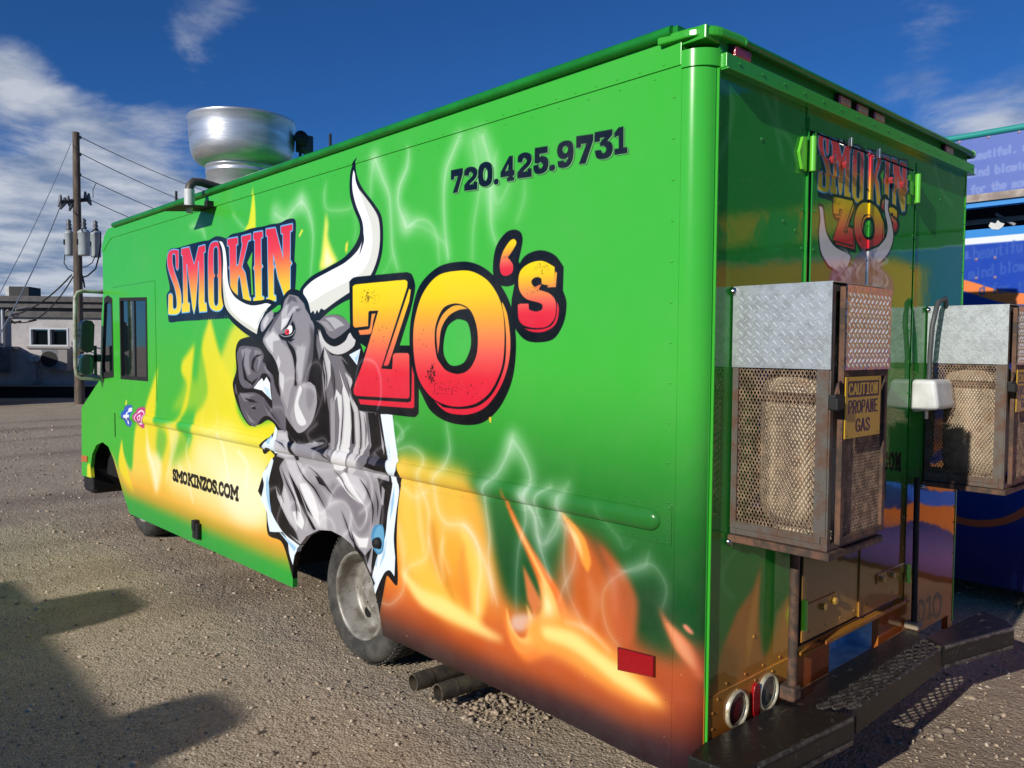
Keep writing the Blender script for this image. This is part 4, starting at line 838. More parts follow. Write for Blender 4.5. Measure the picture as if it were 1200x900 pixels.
fl = MB(); fl.box((-.003, .10, 1.066), (0.0005, 6.0, 1.205)); fo = fl.build('flange', M_side, rl, uvf=suv, bevel=.001)
# rivets, tiny domes
def dome(b, p, nrm, r=.005, h=.0035):
    p = Vector(p); nrm = Vector(nrm); a = nrm.orthogonal().normalized(); c = nrm.cross(a)
    vs = [p+(a*math.cos(t)+c*math.sin(t))*r for t in [k*math.pi/3 for k in range(6)]]+[p+(a*math.cos(t)+c*math.sin(t))*r*.6+nrm*h*.8 for t in [k*math.pi/3 for k in range(6)]]+[p+nrm*h]
    b.add(vs, [(k, (k+1) % 6, 6+(k+1) % 6, 6+k) for k in range(6)]+[(6+k, 6+(k+1) % 6, 12) for k in range(6)], True)
rv = MB()
for k in range(17): dome(rv, (-.0005, .118, .40+.135*k), (-1, 0, 0), .006)
for k in range(60): dome(rv, (-.0055, .16+.1*k, 2.672), (-1, 0, 0), .0045)
for k in range(40): dome(rv, (-.0005, .2+.15*k, 2.635), (-1, 0, 0), .0045)
for k in range(55): dome(rv, (-.0035, .16+.105*k, 1.194), (-1, 0, 0), .005); dome(rv, (-.0035, .16+.105*k, 1.079), (-1, 0, 0), .005)
for z in (1.085, 1.12, 1.155, 1.192): dome(rv, (-.0035, .112, z), (-1, 0, 0), .006)
for (px, py) in [(713, 605), (741, 655), (765, 756), (771, 757), (730, 744), (595, 698), (555, 731), (600, 800), (640, 770), (676, 782), (700, 791), (475, 701)]:
    y, z = S(px, py); dome(rv, (-.0005, y, z), (-1, 0, 0), .005)
for k in range(22): dome(rv, (-.0005, .4+.25*k, .44), (-1, 0, 0), .0045)
for k in range(9): dome(rv, (-.0005, 1.2, 1.3+.16*k), (-1, 0, 0), .004) if False else None
o = rv.build('side_rivets', M_side, truck, recalc=False, uvf=suv); o['kind'] = 'stuff'
# roof rail along the side and across the back, corner cap
rr_ = MB(); rr_.tube([(-.012, .12, 2.768), (-.012, 2.5, 2.768), (-.012, 5.0, 2.768), (-.012, 6.03, 2.768)], .021, 10); rr_.box((-.012, .1, 2.75), (.05, 6.03, 2.784)); rr_.build('roof_rail', M_dgreen, truck, recalc=False)
cp = MB()
prof = [(.075-.095*math.cos(a), .09-.115*math.sin(a)) for a in np.linspace(0, math.pi/2, 10)]
ring = [(-.03, .17)]+prof+[(.20, -.035), (.20, .17)]
vs = [(x, y, z) for z in (2.732, 2.758) for x, y in ring]+[(.085+(x-.085)*.72, .07+(y-.07)*.80, 2.772) for x, y in ring]; n = len(ring)
cp.add(vs, [tuple(range(n-1, -1, -1)), tuple(range(2*n, 3*n))]+[(r*n+i, r*n+(i+1) % n, (r+1)*n+(i+1) % n, (r+1)*n+i) for r in (0, 1) for i in range(n)], False)
cp.build('corner_cap', M_green, truck, bevel=.006)
# ---------------- rear wall
hole = [(.955, .375), (1.43, .375), (1.43, .536), (.955, .534)]
rw = [(.06, .262), (.30, .30), (1.72, .345), (2.285, .345), (2.29, .262), (2.35, .262), (2.35, 2.70), (.06, 2.70)]
rwall = MB().plate(rw, [hole], fy, .03).build('rear_wall', M_rear, truck, uvf=ruv)
lb = MB().box((.072, -.005, .29), (.665, 0, .553)); lb.build('lower_plate', M_rear, truck, uvf=ruv, bevel=.001)
for (x0, x1, z0) in ((.700, 1.186, .59), (1.206, 1.665, .58)):
    d = MB().box((x0, -.010, z0), (x1, -.001, 2.545)); d.build('rear_door', M_rear, truck, uvf=ruv, bevel=.002)
g = MB().box((.692, -.0035, .575), (1.673, .0, 2.556)); g.build('door_gap', M_void, truck)
MB().box((1.187, -.016, .585), (1.199, -.002, 2.545)).build('centre_strip', M_rear, truck, uvf=ruv)
MB().box((.668, -.009, .3), (.674, .0, 2.60)).build('door_post_trim', M_rear, truck, uvf=ruv); MB().box((1.688, -.008, .5), (1.692, .0, 2.59)).build('door_post_trim', M_rear, truck, uvf=ruv)
MB().box((2.342, -.003, .3), (2.353, .03, 2.64)).build('far_corner_trim', M_green, truck)
MB().box((.69, -.028, .545), (1.70, -.002, .556)).box((.86, -.034, .552), (1.64, -.004, .566)).build('door_sill', M_rear, truck, uvf=ruv)
MB().box((.66, -.004, 2.556), (1.70, -.001, 2.64)).build('door_header', M_rear, truck, uvf=ruv)
# blue step recess inside the hole
rc = MB(); x0, x1, z0, z1, dd = .955, 1.43, .375, .535, .14
rc.add([(x0, .03, z0), (x1, .03, z0), (x1, .03, z1), (x0, .03, z1), (x0, dd, z0+.0), (x1, dd, z0+.0), (x1, dd, z1), (x0, dd, z1)], [(0, 1, 5, 4), (3, 2, 6, 7), (0, 3, 7, 4), (1, 2, 6, 5), (4, 5, 6, 7)]); rc.build('step_recess', M_blue, truck)
MB().tube([(1.33+.025*math.cos(a), .125, .49+.03*math.sin(a)) for a in np.linspace(0, 2*math.pi, 13)], .007, 6).build('tie_ring', M_black, truck)
# drip rail, lamp recess, lamps
dr = MB(); dr.box((.075, -.030, 2.640), (2.372, .0, 2.686)); dr.box((.075, -.036, 2.633), (2.376, .0, 2.639)); dr.build('drip_rail', M_green, truck, bevel=.002)
MB().box((.08, -.001, 2.68), (2.35, .02, 2.745)).build('lamp_recess', M_dgreen, truck)
e_ = MB(); e_.tube([(.18, -.026, 2.742), (2.34, -.026, 2.738)], .013, 10); e_.hexa([(.18, -.028, 2.733), (2.35, -.028, 2.729), (2.35, .04, 2.74), (.18, .04, 2.744)], [(.18, -.026, 2.752), (2.35, -.026, 2.748), (2.35, .04, 2.772), (.18, .04, 2.776)]); e_.build('roof_edge', M_dgreen, truck, recalc=False)
MB().tube([(2.34, -.026, 2.74), (2.385, -.02, 2.74), (2.39, .1, 2.745)], .018, 8).build('far_corner_cap', M_dgreen, truck)
for x in (.188, .932, 1.09, 1.25, 2.05):
    h = MB().box((x-.06, -.008, 2.688), (x+.06, -.002, 2.731)); hb = h.build('marker_lamp', M_black, truck)
    l = MB().box((x-.05, -.022, 2.69), (x+.05, -.008, 2.728)); l.build('lens', M_red, hb, bevel=.006)
rv = MB()
for k in range(16): dome(rv, (.15+.145*k, -.0305, 2.665), (0, -1, 0), .006)
for k in range(27): dome(rv, (.085, -.0005, .34+.085*k), (0, -1, 0), .0055)
for k in range(28): dome(rv, (2.325, -.0005, .42+.082*k), (0, -1, 0), .005)
for k in range(14):
    for x in (.64, .715, 1.175, 1.215, 1.652, 1.71): dome(rv, (x, -.0105 if .7 < x < 1.66 else -.001, .66+.145*k), (0, -1, 0), .006)
for k in range(5): dome(rv, (.13+.12*k, -.0055, .535), (0, -1, 0), .0065); dome(rv, (.19+.12*k, -.0005, .572), (0, -1, 0), .0065)
for k in range(4): dome(rv, (.10, -.0055, .33+.055*k), (0, -1, 0), .006)
for k in range(7): dome(rv, (.76+.13*k, -.0105, .62), (0, -1, 0), .006)
for (px, py) in [(892, 163), (931, 270), (917, 259), (883, 746), (1101, 234), (1094, 380), (931, 745)]:
    x, z = RR(px, py); dome(rv, (x, -.0005, z), (0, -1, 0), .008)
o = rv.build('rear_rivets', M_rear, truck, recalc=False, uvf=ruv); o['kind'] = 'stuff'
# hinges
M_lime = mat('lime_hinge_paint', '6fcf3a', rough=.3, coat=.5)
def hinge(x, z0, z1, side_, wing=True):
    hb = MB().tube([(x, -.028, z0), (x, -.028, z1)], .012, 8).build('hinge', M_lime, truck)
    if wing:
        zc = (z0+z1)/2; s = side_
        MB().plate([(x+s*.015, z0+.0), (x+s*.045, z0+.005), (x+s*.055, zc-.035), (x+s*.07, zc), (x+s*.055, zc+.035), (x+s*.045, z1-.005), (x+s*.015, z1)], [], lambda u, v, w_: (u, -.012+w_, v), .011).build('hinge_leaf', M_lime, hb)
    return hb
hx0, hz0 = RR(950, 201, -.02); hx1, hz1 = RR(950, 160, -.02)
h1 = hinge(hx0, hz0, hz1, -1); (hx2, hz2), (hx3, hz3) = RR(1073, 238, -.02), RR(1073, 204, -.02); h2 = hinge(hx2, hz2, hz3, 1)
(a0, a1), (b0, b1) = RR(940, 738, -.02), RR(940, 703, -.02); h3 = hinge(a0, a1, b1, -1); (a0, a1), (b0, b1) = RR(1062, 682, -.02), RR(1062, 661, -.02); h4 = hinge(a0, a1, b1, 1, False)
def strap(p0, p1, z0l, hw, parent, bolts, bm_):
    m = MB().box((p0, -.016, z0l-hw), (p1, -.010, z0l+hw)); m.build('hinge_strap', M_rear, parent, uvf=ruv, bevel=.001)
    for (bx_, bz) in bolts:
        q = MB(); q.lathe([(0, -.032), (.013, -.032), (.015, -.029), (.015, -.016)], (bx_, 0, bz), 'y', 6, False); q.build('bolt', bm_, parent)
M_bolt = mat('printed_bolt', 'a83a3c', rough=.25, coat=.8)
M_bolt2 = mat('golden_bolt', 'b08a3c', rough=.25, coat=.8)
zt = (hz0+hz1)/2; zr = (hz2+hz3)/2
strap(hx0+.01, hx0+.25, zt-.02, .03, h1, [RR(972, 188, -.01), RR(987, 194, -.01)], M_bolt)
strap(hx2-.25, hx2-.01, zr+.0, .03, h2, [RR(1041, 212, -.01), RR(1054, 217, -.01)], M_bolt)
(sx, sz) = RR(960, 710, -.01); strap(hx0+.03, sx+.14, sz+.005, .024, h3, [RR(962, 710, -.01), RR(975, 703, -.01)], M_bolt2)
(sx, sz) = RR(1040, 673, -.01); strap(sx-.12, 1.66, sz, .022, h4, [RR(1031, 678, -.01), RR(1043, 673, -.01)], M_bolt2)
for (px, py0, py1) in [(996, 161, 172), (1029, 174, 186)]:
    (xa, za), (xb, zb2) = RR(px, py1, -.02), RR(px, py0, -.02); MB().box((xa-.006, -.03, za), (xa+.006, -.012, zb2)).build('door_stop', M_chrome, truck, bevel=.002)
# lamps above the bumper
for (px, py, kind) in [(867, 832, 0), (903, 812, 1)]:
    x, z = RR(px, py, -.02)
    rg = MB(); rg.lathe([(.057, -.006), (.059, -.016), (.063, -.019), (.067, -.014), (.069, -.003)], (x, 0, z), 'y', 28); rb_ = rg.build('tail_lamp' if kind == 0 else 'reversing_lamp', mat('cream_ring', 'd4ccb0', rough=.3, metal=.35, var='b0a484', vscale=30.), truck)
    le = MB(); le.lathe([(.0, -.016), (.03, -.014), (.058, -.008)], (x, 0, z), 'y', 24); le.build('lens', M_dred if kind == 0 else mat('grey_lens', '5d5c50', rough=.15, coat=1.), rb_)
x, z = RR(885.5, 820, -.012)
MB().plate([(x+.024*math.cos(a)*(1 if abs(math.sin(a)) > .5 else 1.), z+.062*math.copysign(abs(math.sin(a))**.6, math.sin(a))) for a in np.linspace(0, 2*math.pi, 21)[:-1]], [], lambda u, v, w_: (u, -.018+w_, v), .012).build('oval_reflector', M_red, truck, bevel=.002)
rf = [S(*p) for p in ((726.5, 758.5), (767.5, 769), (767.5, 792.5), (726.5, 784))]
MB().plate(rf, [], lambda u, v, w_: (-.012+w_, u, v), .012).build('side_reflector', M_red, truck, bevel=.004)
cr_ = ins(rf, .5); MB().plate(ins(rf, 1.05), [ins(rf, .97)], lambda u, v, w_: (-.009+w_, u, v), .008).build('reflector_rim', M_dred, truck)
y, z = S(233, 621); MB().box((-.035, y-.055, z-.06), (0, y+.04, z+.055)).box((-.045, y-.02, z+.0), (-.0, y+.03, z+.075)).build('latch_box', M_black, truck, bevel=.008)
mk = [S(*p) for p in ((96.5, 533), (103, 534.5), (103, 541.5), (96.5, 541))]; MB().plate(mk, [], lambda u, v, w_: (-.01+w_, u, v), .01).build('side_marker', M_orange, truck, bevel=.002)
# fuel cap
y, z = S(444, 636); cpb = MB(); cpb.lathe([(0, -.03), (.022, -.028), (.028, -.016), (.028, .0)], (0, y+.0, z), 'x', 14); cpb.build('fuel_cap', M_black, truck)
# pipes down the rear
(x, z0) = RR(928, 806, -.05); x1_, z1_ = RR(932, 640, -.05)
pr = MB().tube([(x, -.05, z0), (x1_, -.05, z1_+.05)], .018, 10).build('drain_pipe', M_rust, truck); MB().box((x-.03, -.075, z0-.045), (x+.03, -.005, z0+.01)).build('pipe_foot', M_rust, pr, bevel=.01)
(x, z0), (x1_, z1_) = RR(1071, 728, -.04), RR(1075, 560, -.04)
pb = MB().tube([(x, -.04, z0), (x1_, -.04, z1_)], .014, 8).build('conduit', M_black, truck); MB().box((x-.03, -.07, z0-.035), (x+.025, -.005, z0+.0)).build('pipe_foot', mat('grey_cap', '9a8a72', rough=.6), pb, bevel=.008)
# white box with its flexible hose
(xa, za), (xb, zb2) = RR(1066, 447, -.1), RR(1066, 483, -.1)
xl = RR(1066, 465, 0)[0]
wx0, wx1 = 1.70, 1.93
zz1, zz0 = RR(1066, 445, -.02)[1], RR(1066, 484, -.02)[1]
wb = MB().hexa([(wx0, -.005, zz0), (wx0, -.13, zz0+.02), (wx1, -.13, zz0+.02), (wx1, -.005, zz0)], [(wx0, -.005, zz1), (wx0, -.11, zz1-.0), (wx1, -.11, zz1-.0), (wx1, -.005, zz1)]); wbo = wb.build('shore_power_box', M_white, truck, bevel=.018, seg=3)
hp = [(wx0+.07, -.06, zz1), (wx0+.07, -.06, zz1+.12), (wx0+.06, -.07, zz1+.25), (wx0+.09, -.08, zz1+.36), (wx0+.15, -.09, zz1+.38), (wx0+.22, -.08, zz1+.30)]
MB().tube([Vector(p) for p in spline([(i, 0) for i in range(2)], False)] if False else hp, .012, 8).build('hose', mat('grey_hose', '4a4d4c', rough=.5), wbo)
MB().tube([(wx0+.06, -.05, zz0-.03), (wx0+.06, -.05, zz0+.005)], .014, 8).build('fitting', M_chrome, wbo)
# ---------------- bumper
ZB = .42; HB = .10
def gp(px, py, z=ZB): x, y = G(px, py, z); return (x, y)
Lw = [gp(828, 868), gp(951, 829), gp(1002, 839), gp(874, 889), gp(820, 874.5)]
Lw = [(.045, -.015), gp(905, 828), gp(950, 828), gp(1002, 839), (.02, -.205), (-.055, -.19), (-.075, -.03)]
Rw = [gp(1084, 747), gp(1105, 757.7), gp(1189, 735), gp(1181, 727), gp(1153, 716)]
Cn = [gp(951, 829), gp(1004, 828), gp(1104, 758), gp(1084, 747)]
bo = MB()
fz = lambda u, v, w_: (u, v, ZB-w_)
bp = empty
left_pad = MB().plate(Lw, [], fz, HB).build('bumper', M_bump, truck, bevel=.012, seg=3)
MB().plate(Rw, [], fz, HB).build('end_section', M_bump, left_pad, bevel=.008, seg=2)
M_edge = mat('scuffed_lit_edge', '242220', rough=.34, spec=.5, var='5a5650', vscale=24., detail=12.)
# added ribs in lighter worn colour, standing in for sunlit bumper edges
def lit_edge_rib(a, b_, z):
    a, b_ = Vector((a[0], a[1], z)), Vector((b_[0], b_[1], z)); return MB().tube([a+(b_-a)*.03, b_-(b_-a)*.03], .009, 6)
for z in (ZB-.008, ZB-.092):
    lit_edge_rib((.03, -.208), Lw[3], z).build('rib', M_edge, left_pad); lit_edge_rib(Rw[1], Rw[2], z).build('rib', M_edge, left_pad)
# centre step: front board, back strip, open grating between
c0, c1, c2, c3 = [Vector((p[0], p[1], 0)) for p in Cn]      # back-left, front-left, front-right, back-right
fb = MB(); d = Vector((c2.x-c1.x, c2.y-c1.y, 0)).normalized(); nn = Vector((-d.y, d.x, 0))
fb.hexa([tuple(c1+Vector((0, 0, ZB-.105))), tuple(c2+Vector((0, 0, ZB-.105))), tuple(c2+nn*.02+Vector((0, 0, ZB-.105))), tuple(c1+nn*.02+Vector((0, 0, ZB-.105)))], [tuple(c1+Vector((0, 0, ZB-.004))), tuple(c2+Vector((0, 0, ZB-.004))), tuple(c2+nn*.02+Vector((0, 0, ZB-.004))), tuple(c1+nn*.02+Vector((0, 0, ZB-.004)))]); fb.build('step_board', M_bump, left_pad, bevel=.003)
bs = MB(); e0, e1 = gp(905, 826), gp(1060, 746); bs.plate([e0, (c0.x, c0.y), (c3.x, c3.y), (1.75, -.02), (.60, -.02)], [], lambda u, v, w_: (u, v, ZB-.006-w_), .03); bs.build('back_strip', M_bump, left_pad, bevel=.002)
gr = MB(); NU, NV = 12, 3
def gpos(u, v): p = (c0*(1-v)+c1*v)*(1-u)+(c3*(1-v)+c2*v)*u; return Vector((p.x, p.y, ZB-.01))
for i in range(NU):
    for j in range(NV):
        u0, u1, um, v0, v1, vm = i/NU, (i+1)/NU, (i+.5)/NU, j/NV, (j+1)/NV, (j+.5)/NV
        for a, b_ in ((gpos(um, v0), gpos(u1, vm)), (gpos(u1, vm), gpos(um, v1)), (gpos(um, v1), gpos(u0, vm)), (gpos(u0, vm), gpos(um, v0))):
            dd_ = (b_-a).normalized(); w_ = Vector((-dd_.y, dd_.x, 0))*.0045; h_ = Vector((0, 0, .007))
            gr.hexa([a-w_, a+w_, b_+w_, b_-w_], [a-w_*.8+h_, a+w_*.8+h_, b_+w_*.8+h_, b_-w_*.8+h_])
gr.build('step_grating', mat('worn_grating', '3a3835', rough=.3, metal=.3, var='6c6862', vscale=30., bump=.001, bscale=90.), left_pad)['kind'] = 'stuff'
MB().tube([gp(1100, 757)+(ZB-.0,), gp(1101, 757)+(ZB-.1,)], .012, 6).build('bracket', mat('scuffed_bracket', '6a6048', rough=.5, metal=.4), left_pad)
for x in (.5, 1.7): MB().box((x-.03, -.12, .28), (x+.03, .1, .33)).build('bumper_arm', M_bump, left_pad)
# ---------------- wheels
_h = S(434, 708, .205); HH = math.atan2(_h[1]-.37, _h[0]-2.235)
def wheel(cy, xf, name='wheel', back=.24):
    c = (xf, cy, .37)
    ty = MB(); ty.lathe([(.235, .02), (.25, .004), (.30, -.006), (.335, .0), (.355, .02), (.366, .045), (.370, .09), (.370, .16), (.366, .2), (.35, .23), (.24, .24)], c, 'x', 64)
    w_ = ty.build(name, M_tyre, truck)
    tr = MB()
    for k in range(72):
        a = 2*math.pi*k/72
        for (h0, h1, da) in ((.03, .085, .0), (.10, .15, .5), (.165, .215, .0)):
            aa = a+da*2*math.pi/72; q = [(.3695, aa-.028), (.3695, aa+.024), (.376, aa+.02), (.376, aa-.024)]
            pts = [Vector((xf+h, cy+r*math.cos(t), .37+r*math.sin(t))) for h in (h0, h1) for r, t in q]
            tr.hexa([pts[0], pts[1], pts[5], pts[4]], [pts[3], pts[2], pts[6], pts[7]])
    tr.build('tread', M_tyre, w_)['kind'] = 'stuff'
    rm = MB(); rm.lathe([(.243, .018), (.238, -.001), (.228, .002), (.222, .015), (.215, .05), (.205, .10), (.196, .115), (.17, .118), (.13, .105), (.09, .10), (.085, .085), (.05, .08), (.0, .078)], c, 'x', 48); rm.build('rim', M_rim, w_)
    for k in range(2):
        hl = MB(); a = math.pi*k+HH; q = [(xf+.1125-.006, cy+.153*math.cos(a)+.03*math.cos(t)*1.0, .37+.153*math.sin(a)+.03*math.sin(t)) for t in [2*math.pi*i/14 for i in range(14)]]
        hl.add(q, [tuple(range(14))]); hl.build('hand_hole', M_void, w_)
    for k in range(6):
        nb = MB(); a = 2*math.pi*k/6+.2; nb.lathe([(.014, .10), (.014, .078), (.008, .070), (0, .070)], (xf, cy+.07*math.cos(a), .37+.07*math.sin(a)), 'x', 6, False); nb.build('wheel_nut', M_rim, w_)
    return w_
wheel(2.235, .10); wheel(6.05, .20); wheel(2.235, 2.02); wheel(6.05, 1.95)
# exhaust pipes
for (px, py, qx, qy, z) in [(484, 800, 545, 781, .10), (513, 812, 570, 794, .10)]:
    (xa, ya), (xb, yb) = G(px, py, z), G(qx, qy, z); d = Vector((xb-xa, yb-ya, 0)).normalized()
    a = Vector((xa, ya, z)); e = a+d*1.3; t_ = MB(); t_.tube([a, e], .042, 16, cap=False); t_.tube([a+d*.002, e], .036, 16, cap=False); t_.add([a+(Vector((-d.y, d.x, 0))*math.cos(t)+Vector((0, 0, 1))*math.sin(t))*r for r in (.042, .036) for t in [2*math.pi*k/16 for k in range(16)]], [(k, (k+1) % 16, 16+(k+1) % 16, 16+k) for k in range(16)])
    t_.tube([a+d*.05, a+d*.1], [.044, .044], 16, cap=False)
    t_.build('exhaust_pipe', mat('sooty_pipe', '5a5040', rough=.8, var='37312a', vscale=12., bump=.002, bscale=60.), truck)
# ---------------- roof fan
fan = MB(); FC = (.42, 4.37, 0)
fan.lathe([(.36, 3.36), (.380, 3.402), (.388, 3.410), (.393, 3.402), (.386, 3.390), (.380, 3.30), (.374, 3.20), (.366, 3.15), (.350, 3.112), (.325, 3.085), (.285, 3.064), (.262, 3.055)], FC, 'z', 64)
fo_ = fan.build('exhaust_fan', M_alu, truck)
cl_ = MB(); cl_.lathe([(.268, 3.06), (.270, 3.045), (.264, 3.04), (.264, 3.015), (.268, 3.01), (.262, 3.005), (.262, 2.76)], FC, 'z', 48); cl_.build('collar', M_alu, fo_)
tp_ = MB(); tp_.lathe([(.36, 3.36), (.30, 3.37), (0, 3.39)], FC, 'z', 32); tp_.build('inner_cone', M_alu, fo_)
fd = Vector((math.cos(math.radians(-28)), math.sin(math.radians(-28)), 0)); pc = Vector(FC)+fd*.40
MB().lathe([(0, -.02), (.05, -.018), (.06, 0), (.05, .02)], (pc.x-.02, pc.y-.10, 3.29), 'y', 16).build('knob', M_black, fo_)
jb = MB(); q = pc+fd*.045; jb.box((q.x-.05, q.y-.06, 3.21), (q.x+.05, q.y+.04, 3.33)); jb.build('junction_box', mat('dark_grey_box', '3c4048', rough=.5), fo_, bevel=.006)
MB().tube([(pc.x+.01, pc.y-.03, 3.27), (pc.x-.0, pc.y-.03, 3.1), (pc.x-.0, pc.y-.02, 2.77)], .011, 6).build('cable', M_black, fo_)
MB().tube([(pc.x+.06, pc.y-.05, 3.27), (pc.x+.09, pc.y-.05, 3.22), (pc.x+.07, pc.y-.04, 3.18), (pc.x+.03, pc.y-.03, 3.2), (pc.x+.02, pc.y-.03, 3.26)], .006, 6).build('cable', M_black, fo_)
# antennas and the roof-edge lamp
for (px, p0, p1, y_) in ((206.5, 224, 245, 4.6), (387, 157, 180, 3.0)):
    w0 = onplane(px, p1, 1, y_); w1 = onplane(px, p0, 1, y_); MB().tube([(w0[0], y_, 2.70), (w1[0], y_, w1[2])], .009, 6).build('antenna', M_black, truck)
ly = 3.98
lamp = MB().tube([(.16, ly, 2.80), (-.05, ly, 2.835), (-.10, ly, 2.83), (-.125, ly, 2.80), (-.13, ly, 2.77)], .028, 10).build('awning_lamp', mat('grey_pipe', '5c584e', rough=.5, metal=.5), truck)
MB().tube([(-.13, ly, 2.775), (-.13, ly, 2.665)], .034, 12).build('sleeve', M_white, lamp)
MB().lathe([(.022, 2.665), (.022, 2.62)], (-.13, ly, 0), 'z', 12).build('nozzle', M_white, lamp)
sh = MB(); sh.add([(-.24, 4.22, 2.645), (-.24, 3.9, 2.645), (-.0, 3.84, 2.66), (-.0, 4.12, 2.66), (-.13, 4.0, 2.68)], [(0, 1, 4), (1, 2, 4), (2, 3, 4), (3, 0, 4), (3, 2, 1, 0)]); sh.build('shade', M_black, lamp)
MB().box((-.05, 3.88, 2.66), (-.0, 3.93, 2.70)).build('bracket', M_black, lamp)
# ---------------- mirror on its hoop
YM = 6.45
def Mp(px, py, Y=YM): x, z = RR(px, py, Y); return (x, Y, z)
mr_ = MB().tube([Mp(126, 342.5), Mp(97, 341), Mp(91, 343), Mp(88, 349), Mp(88, 390), Mp(88.5, 430), Mp(90, 439), Mp(95, 443), Mp(118, 444)], .018, 8).build('mirror_hoop', mat('cream_painted_tube', 'b9bcae', rough=.4, var='8e8a72', vscale=14.), truck)
M_mir = mat('mirror_housing', '1d2e24', rough=.3, coat=.4)
def slab(pts, y0, y1): return MB().plate([(p[0], p[2]) for p in pts], [], lambda u, v, w_: (u, y0+w_, v), y1-y0)
slab([Mp(93, 379), Mp(98, 375), Mp(106, 376), Mp(109, 381), Mp(108, 410), Mp(104, 413), Mp(95, 412), Mp(92, 408)], YM-.06, YM+.05).build('upper_mirror', M_mir, mr_, bevel=.01)
slab([Mp(92, 420), Mp(96, 415), Mp(106, 415), Mp(109, 420), Mp(108, 436), Mp(103, 440), Mp(94, 439), Mp(91, 434)], YM-.06, YM+.06).build('lower_mirror', mat('convex_mirror', '24443a', rough=.12, coat=1.), mr_, bevel=.015)
MB().box(Mp(108, 424), (Mp(119, 424)[0], YM+.02, Mp(119, 416)[2])).build('mirror_arm', mat('arm_green', '1f5c3a', rough=.4), mr_)
MB().box((Mp(111, 440)[0], YM, Mp(111, 440)[2]), (Mp(114, 440)[0], YM+.02, Mp(111, 405)[2])).build('mirror_post', mat('arm_green', '1f5c3a'), mr_)
MB().tube([Mp(92, 386), Mp(89, 390), Mp(92, 395)], .008, 6).build('clamp', M_white, mr_)
# ---------------------------------------------------------------- gas bottle cages
M_plate = mat('galvanised_plate', 'c4caca', rough=.42, metal=.6, var='a4aaaa', vscale=30., rvar=.25, bump=.0006, bscale=150., detail=10.)
M_plate2 = mat('bright_tread_plate', 'c8bcb8', rough=.14, metal=1., var='a89c98', vscale=40., rvar=.12, bump=.0035, bscale=70., stretch=(1.6, 1, .6))
M_lug = mat('lug_highlight', 'f2f4f4', rough=.25, metal=.5)  # near-white colour stands in for sun glints on the lugs
def lugs(b, u0, u1, v0, v1, fr, pitch=.0285):
    nu = int((u1-u0)/pitch); nv = int((v1-v0)/pitch)
    for i in range(nu):
        for j in range(nv*2):
            u = u0+(i+.5+(.5 if j % 2 else 0))*(u1-u0)/nu; v = v0+(j+.5)*(v1-v0)/(nv*2)
            if u > u1-.008 or v > v1-.008: continue
            a = math.radians(45 if j % 2 else -45); L_, W_ = .0115, .0030; ca, sa = math.cos(a), math.sin(a)
            q = [(L_, 0, 0), (0, W_, 0), (-L_, 0, 0), (0, -W_, 0), (L_*.5, 0, .0028), (-L_*.5, 0, .0028)]
            vs = [fr(u+x*ca-y*sa, v+x*sa+y*ca, -w_) for x, y, w_ in q]
            b.add(vs, [(0, 1, 4), (1, 5, 4), (1, 2, 5), (2, 3, 5), (3, 4, 5), (3, 0, 4)], mi=1)
def mesh_sheet(b, u0, u1, v0, v1, fr, cw=.0128, chh=.0235, t=.0015, dep=.0022):
    nu = max(2, int(round((u1-u0)/cw))); nv = max(2, int(round((v1-v0)/chh))); cw = (u1-u0)/nu; chh = (v1-v0)/nv
    for i in range(nu+1):
        pts = [(min(u1, max(u0, u0+i*cw+(cw/2 if k % 2 else -0.0)*(1 if i % 1 == 0 else 1)-(cw/4))), v0+k*chh/2) for k in range(2*nv+1)]
        for s in (1, -1):
            P = [(min(u1, max(u0, u0+i*cw+s*(cw*.25 if k % 2 else -cw*.25))), v0+k*chh/2) for k in range(2*nv+1)]
            if s == -1: continue
            vs = []; fs = []
            for (u, v) in P: vs += [fr(u-t, v, 0), fr(u+t, v, 0), fr(u+t, v, -dep), fr(u-t, v, -dep)]
            for k in range(len(P)-1):
                for e in range(4): fs.append((4*k+e, 4*k+(e+1) % 4, 4*k+4+(e+1) % 4, 4*k+4+e))
            b.add(vs, fs)
    # the mirrored zig-zag closes the diamonds
    for i in range(nu+1):
        P = [(min(u1, max(u0, u0+(i+.5)*cw-(cw*.25 if k % 2 else -cw*.25))), v0+k*chh/2) for k in range(2*nv+1)]
        vs = []; fs = []
        for (u, v) in P: vs += [fr(u-t, v, 0), fr(u+t, v, 0), fr(u+t, v, -dep), fr(u-t, v, -dep)]
        for k in range(len(P)-1):
            for e in range(4): fs.append((4*k+e, 4*k+(e+1) % 4, 4*k+4+(e+1) % 4, 4*k+4+e))
        b.add(vs, fs)
M_mesh = mat('rusty_mesh', '7a6552', rough=.6, metal=.3, var='b09478', vscale=30.)
M_yellow = mat('sign_yellow', 'c9a018', rough=.45, var='b08a14', vscale=20.)
M_ink = mat('sign_ink', '17130c', rough=.6)
M_tank = mat('tank_cream_paint', 'c4b498', rough=.45, var='b08058', vscale=6., detail=6., bump=.0008, bscale=40., vlo=.56, vhi=.74)
X0, X1, YD, Z0, Z1 = .185, .555, -.35, 1.10, 1.935
ZP = RR(978, 433, YD)[1]
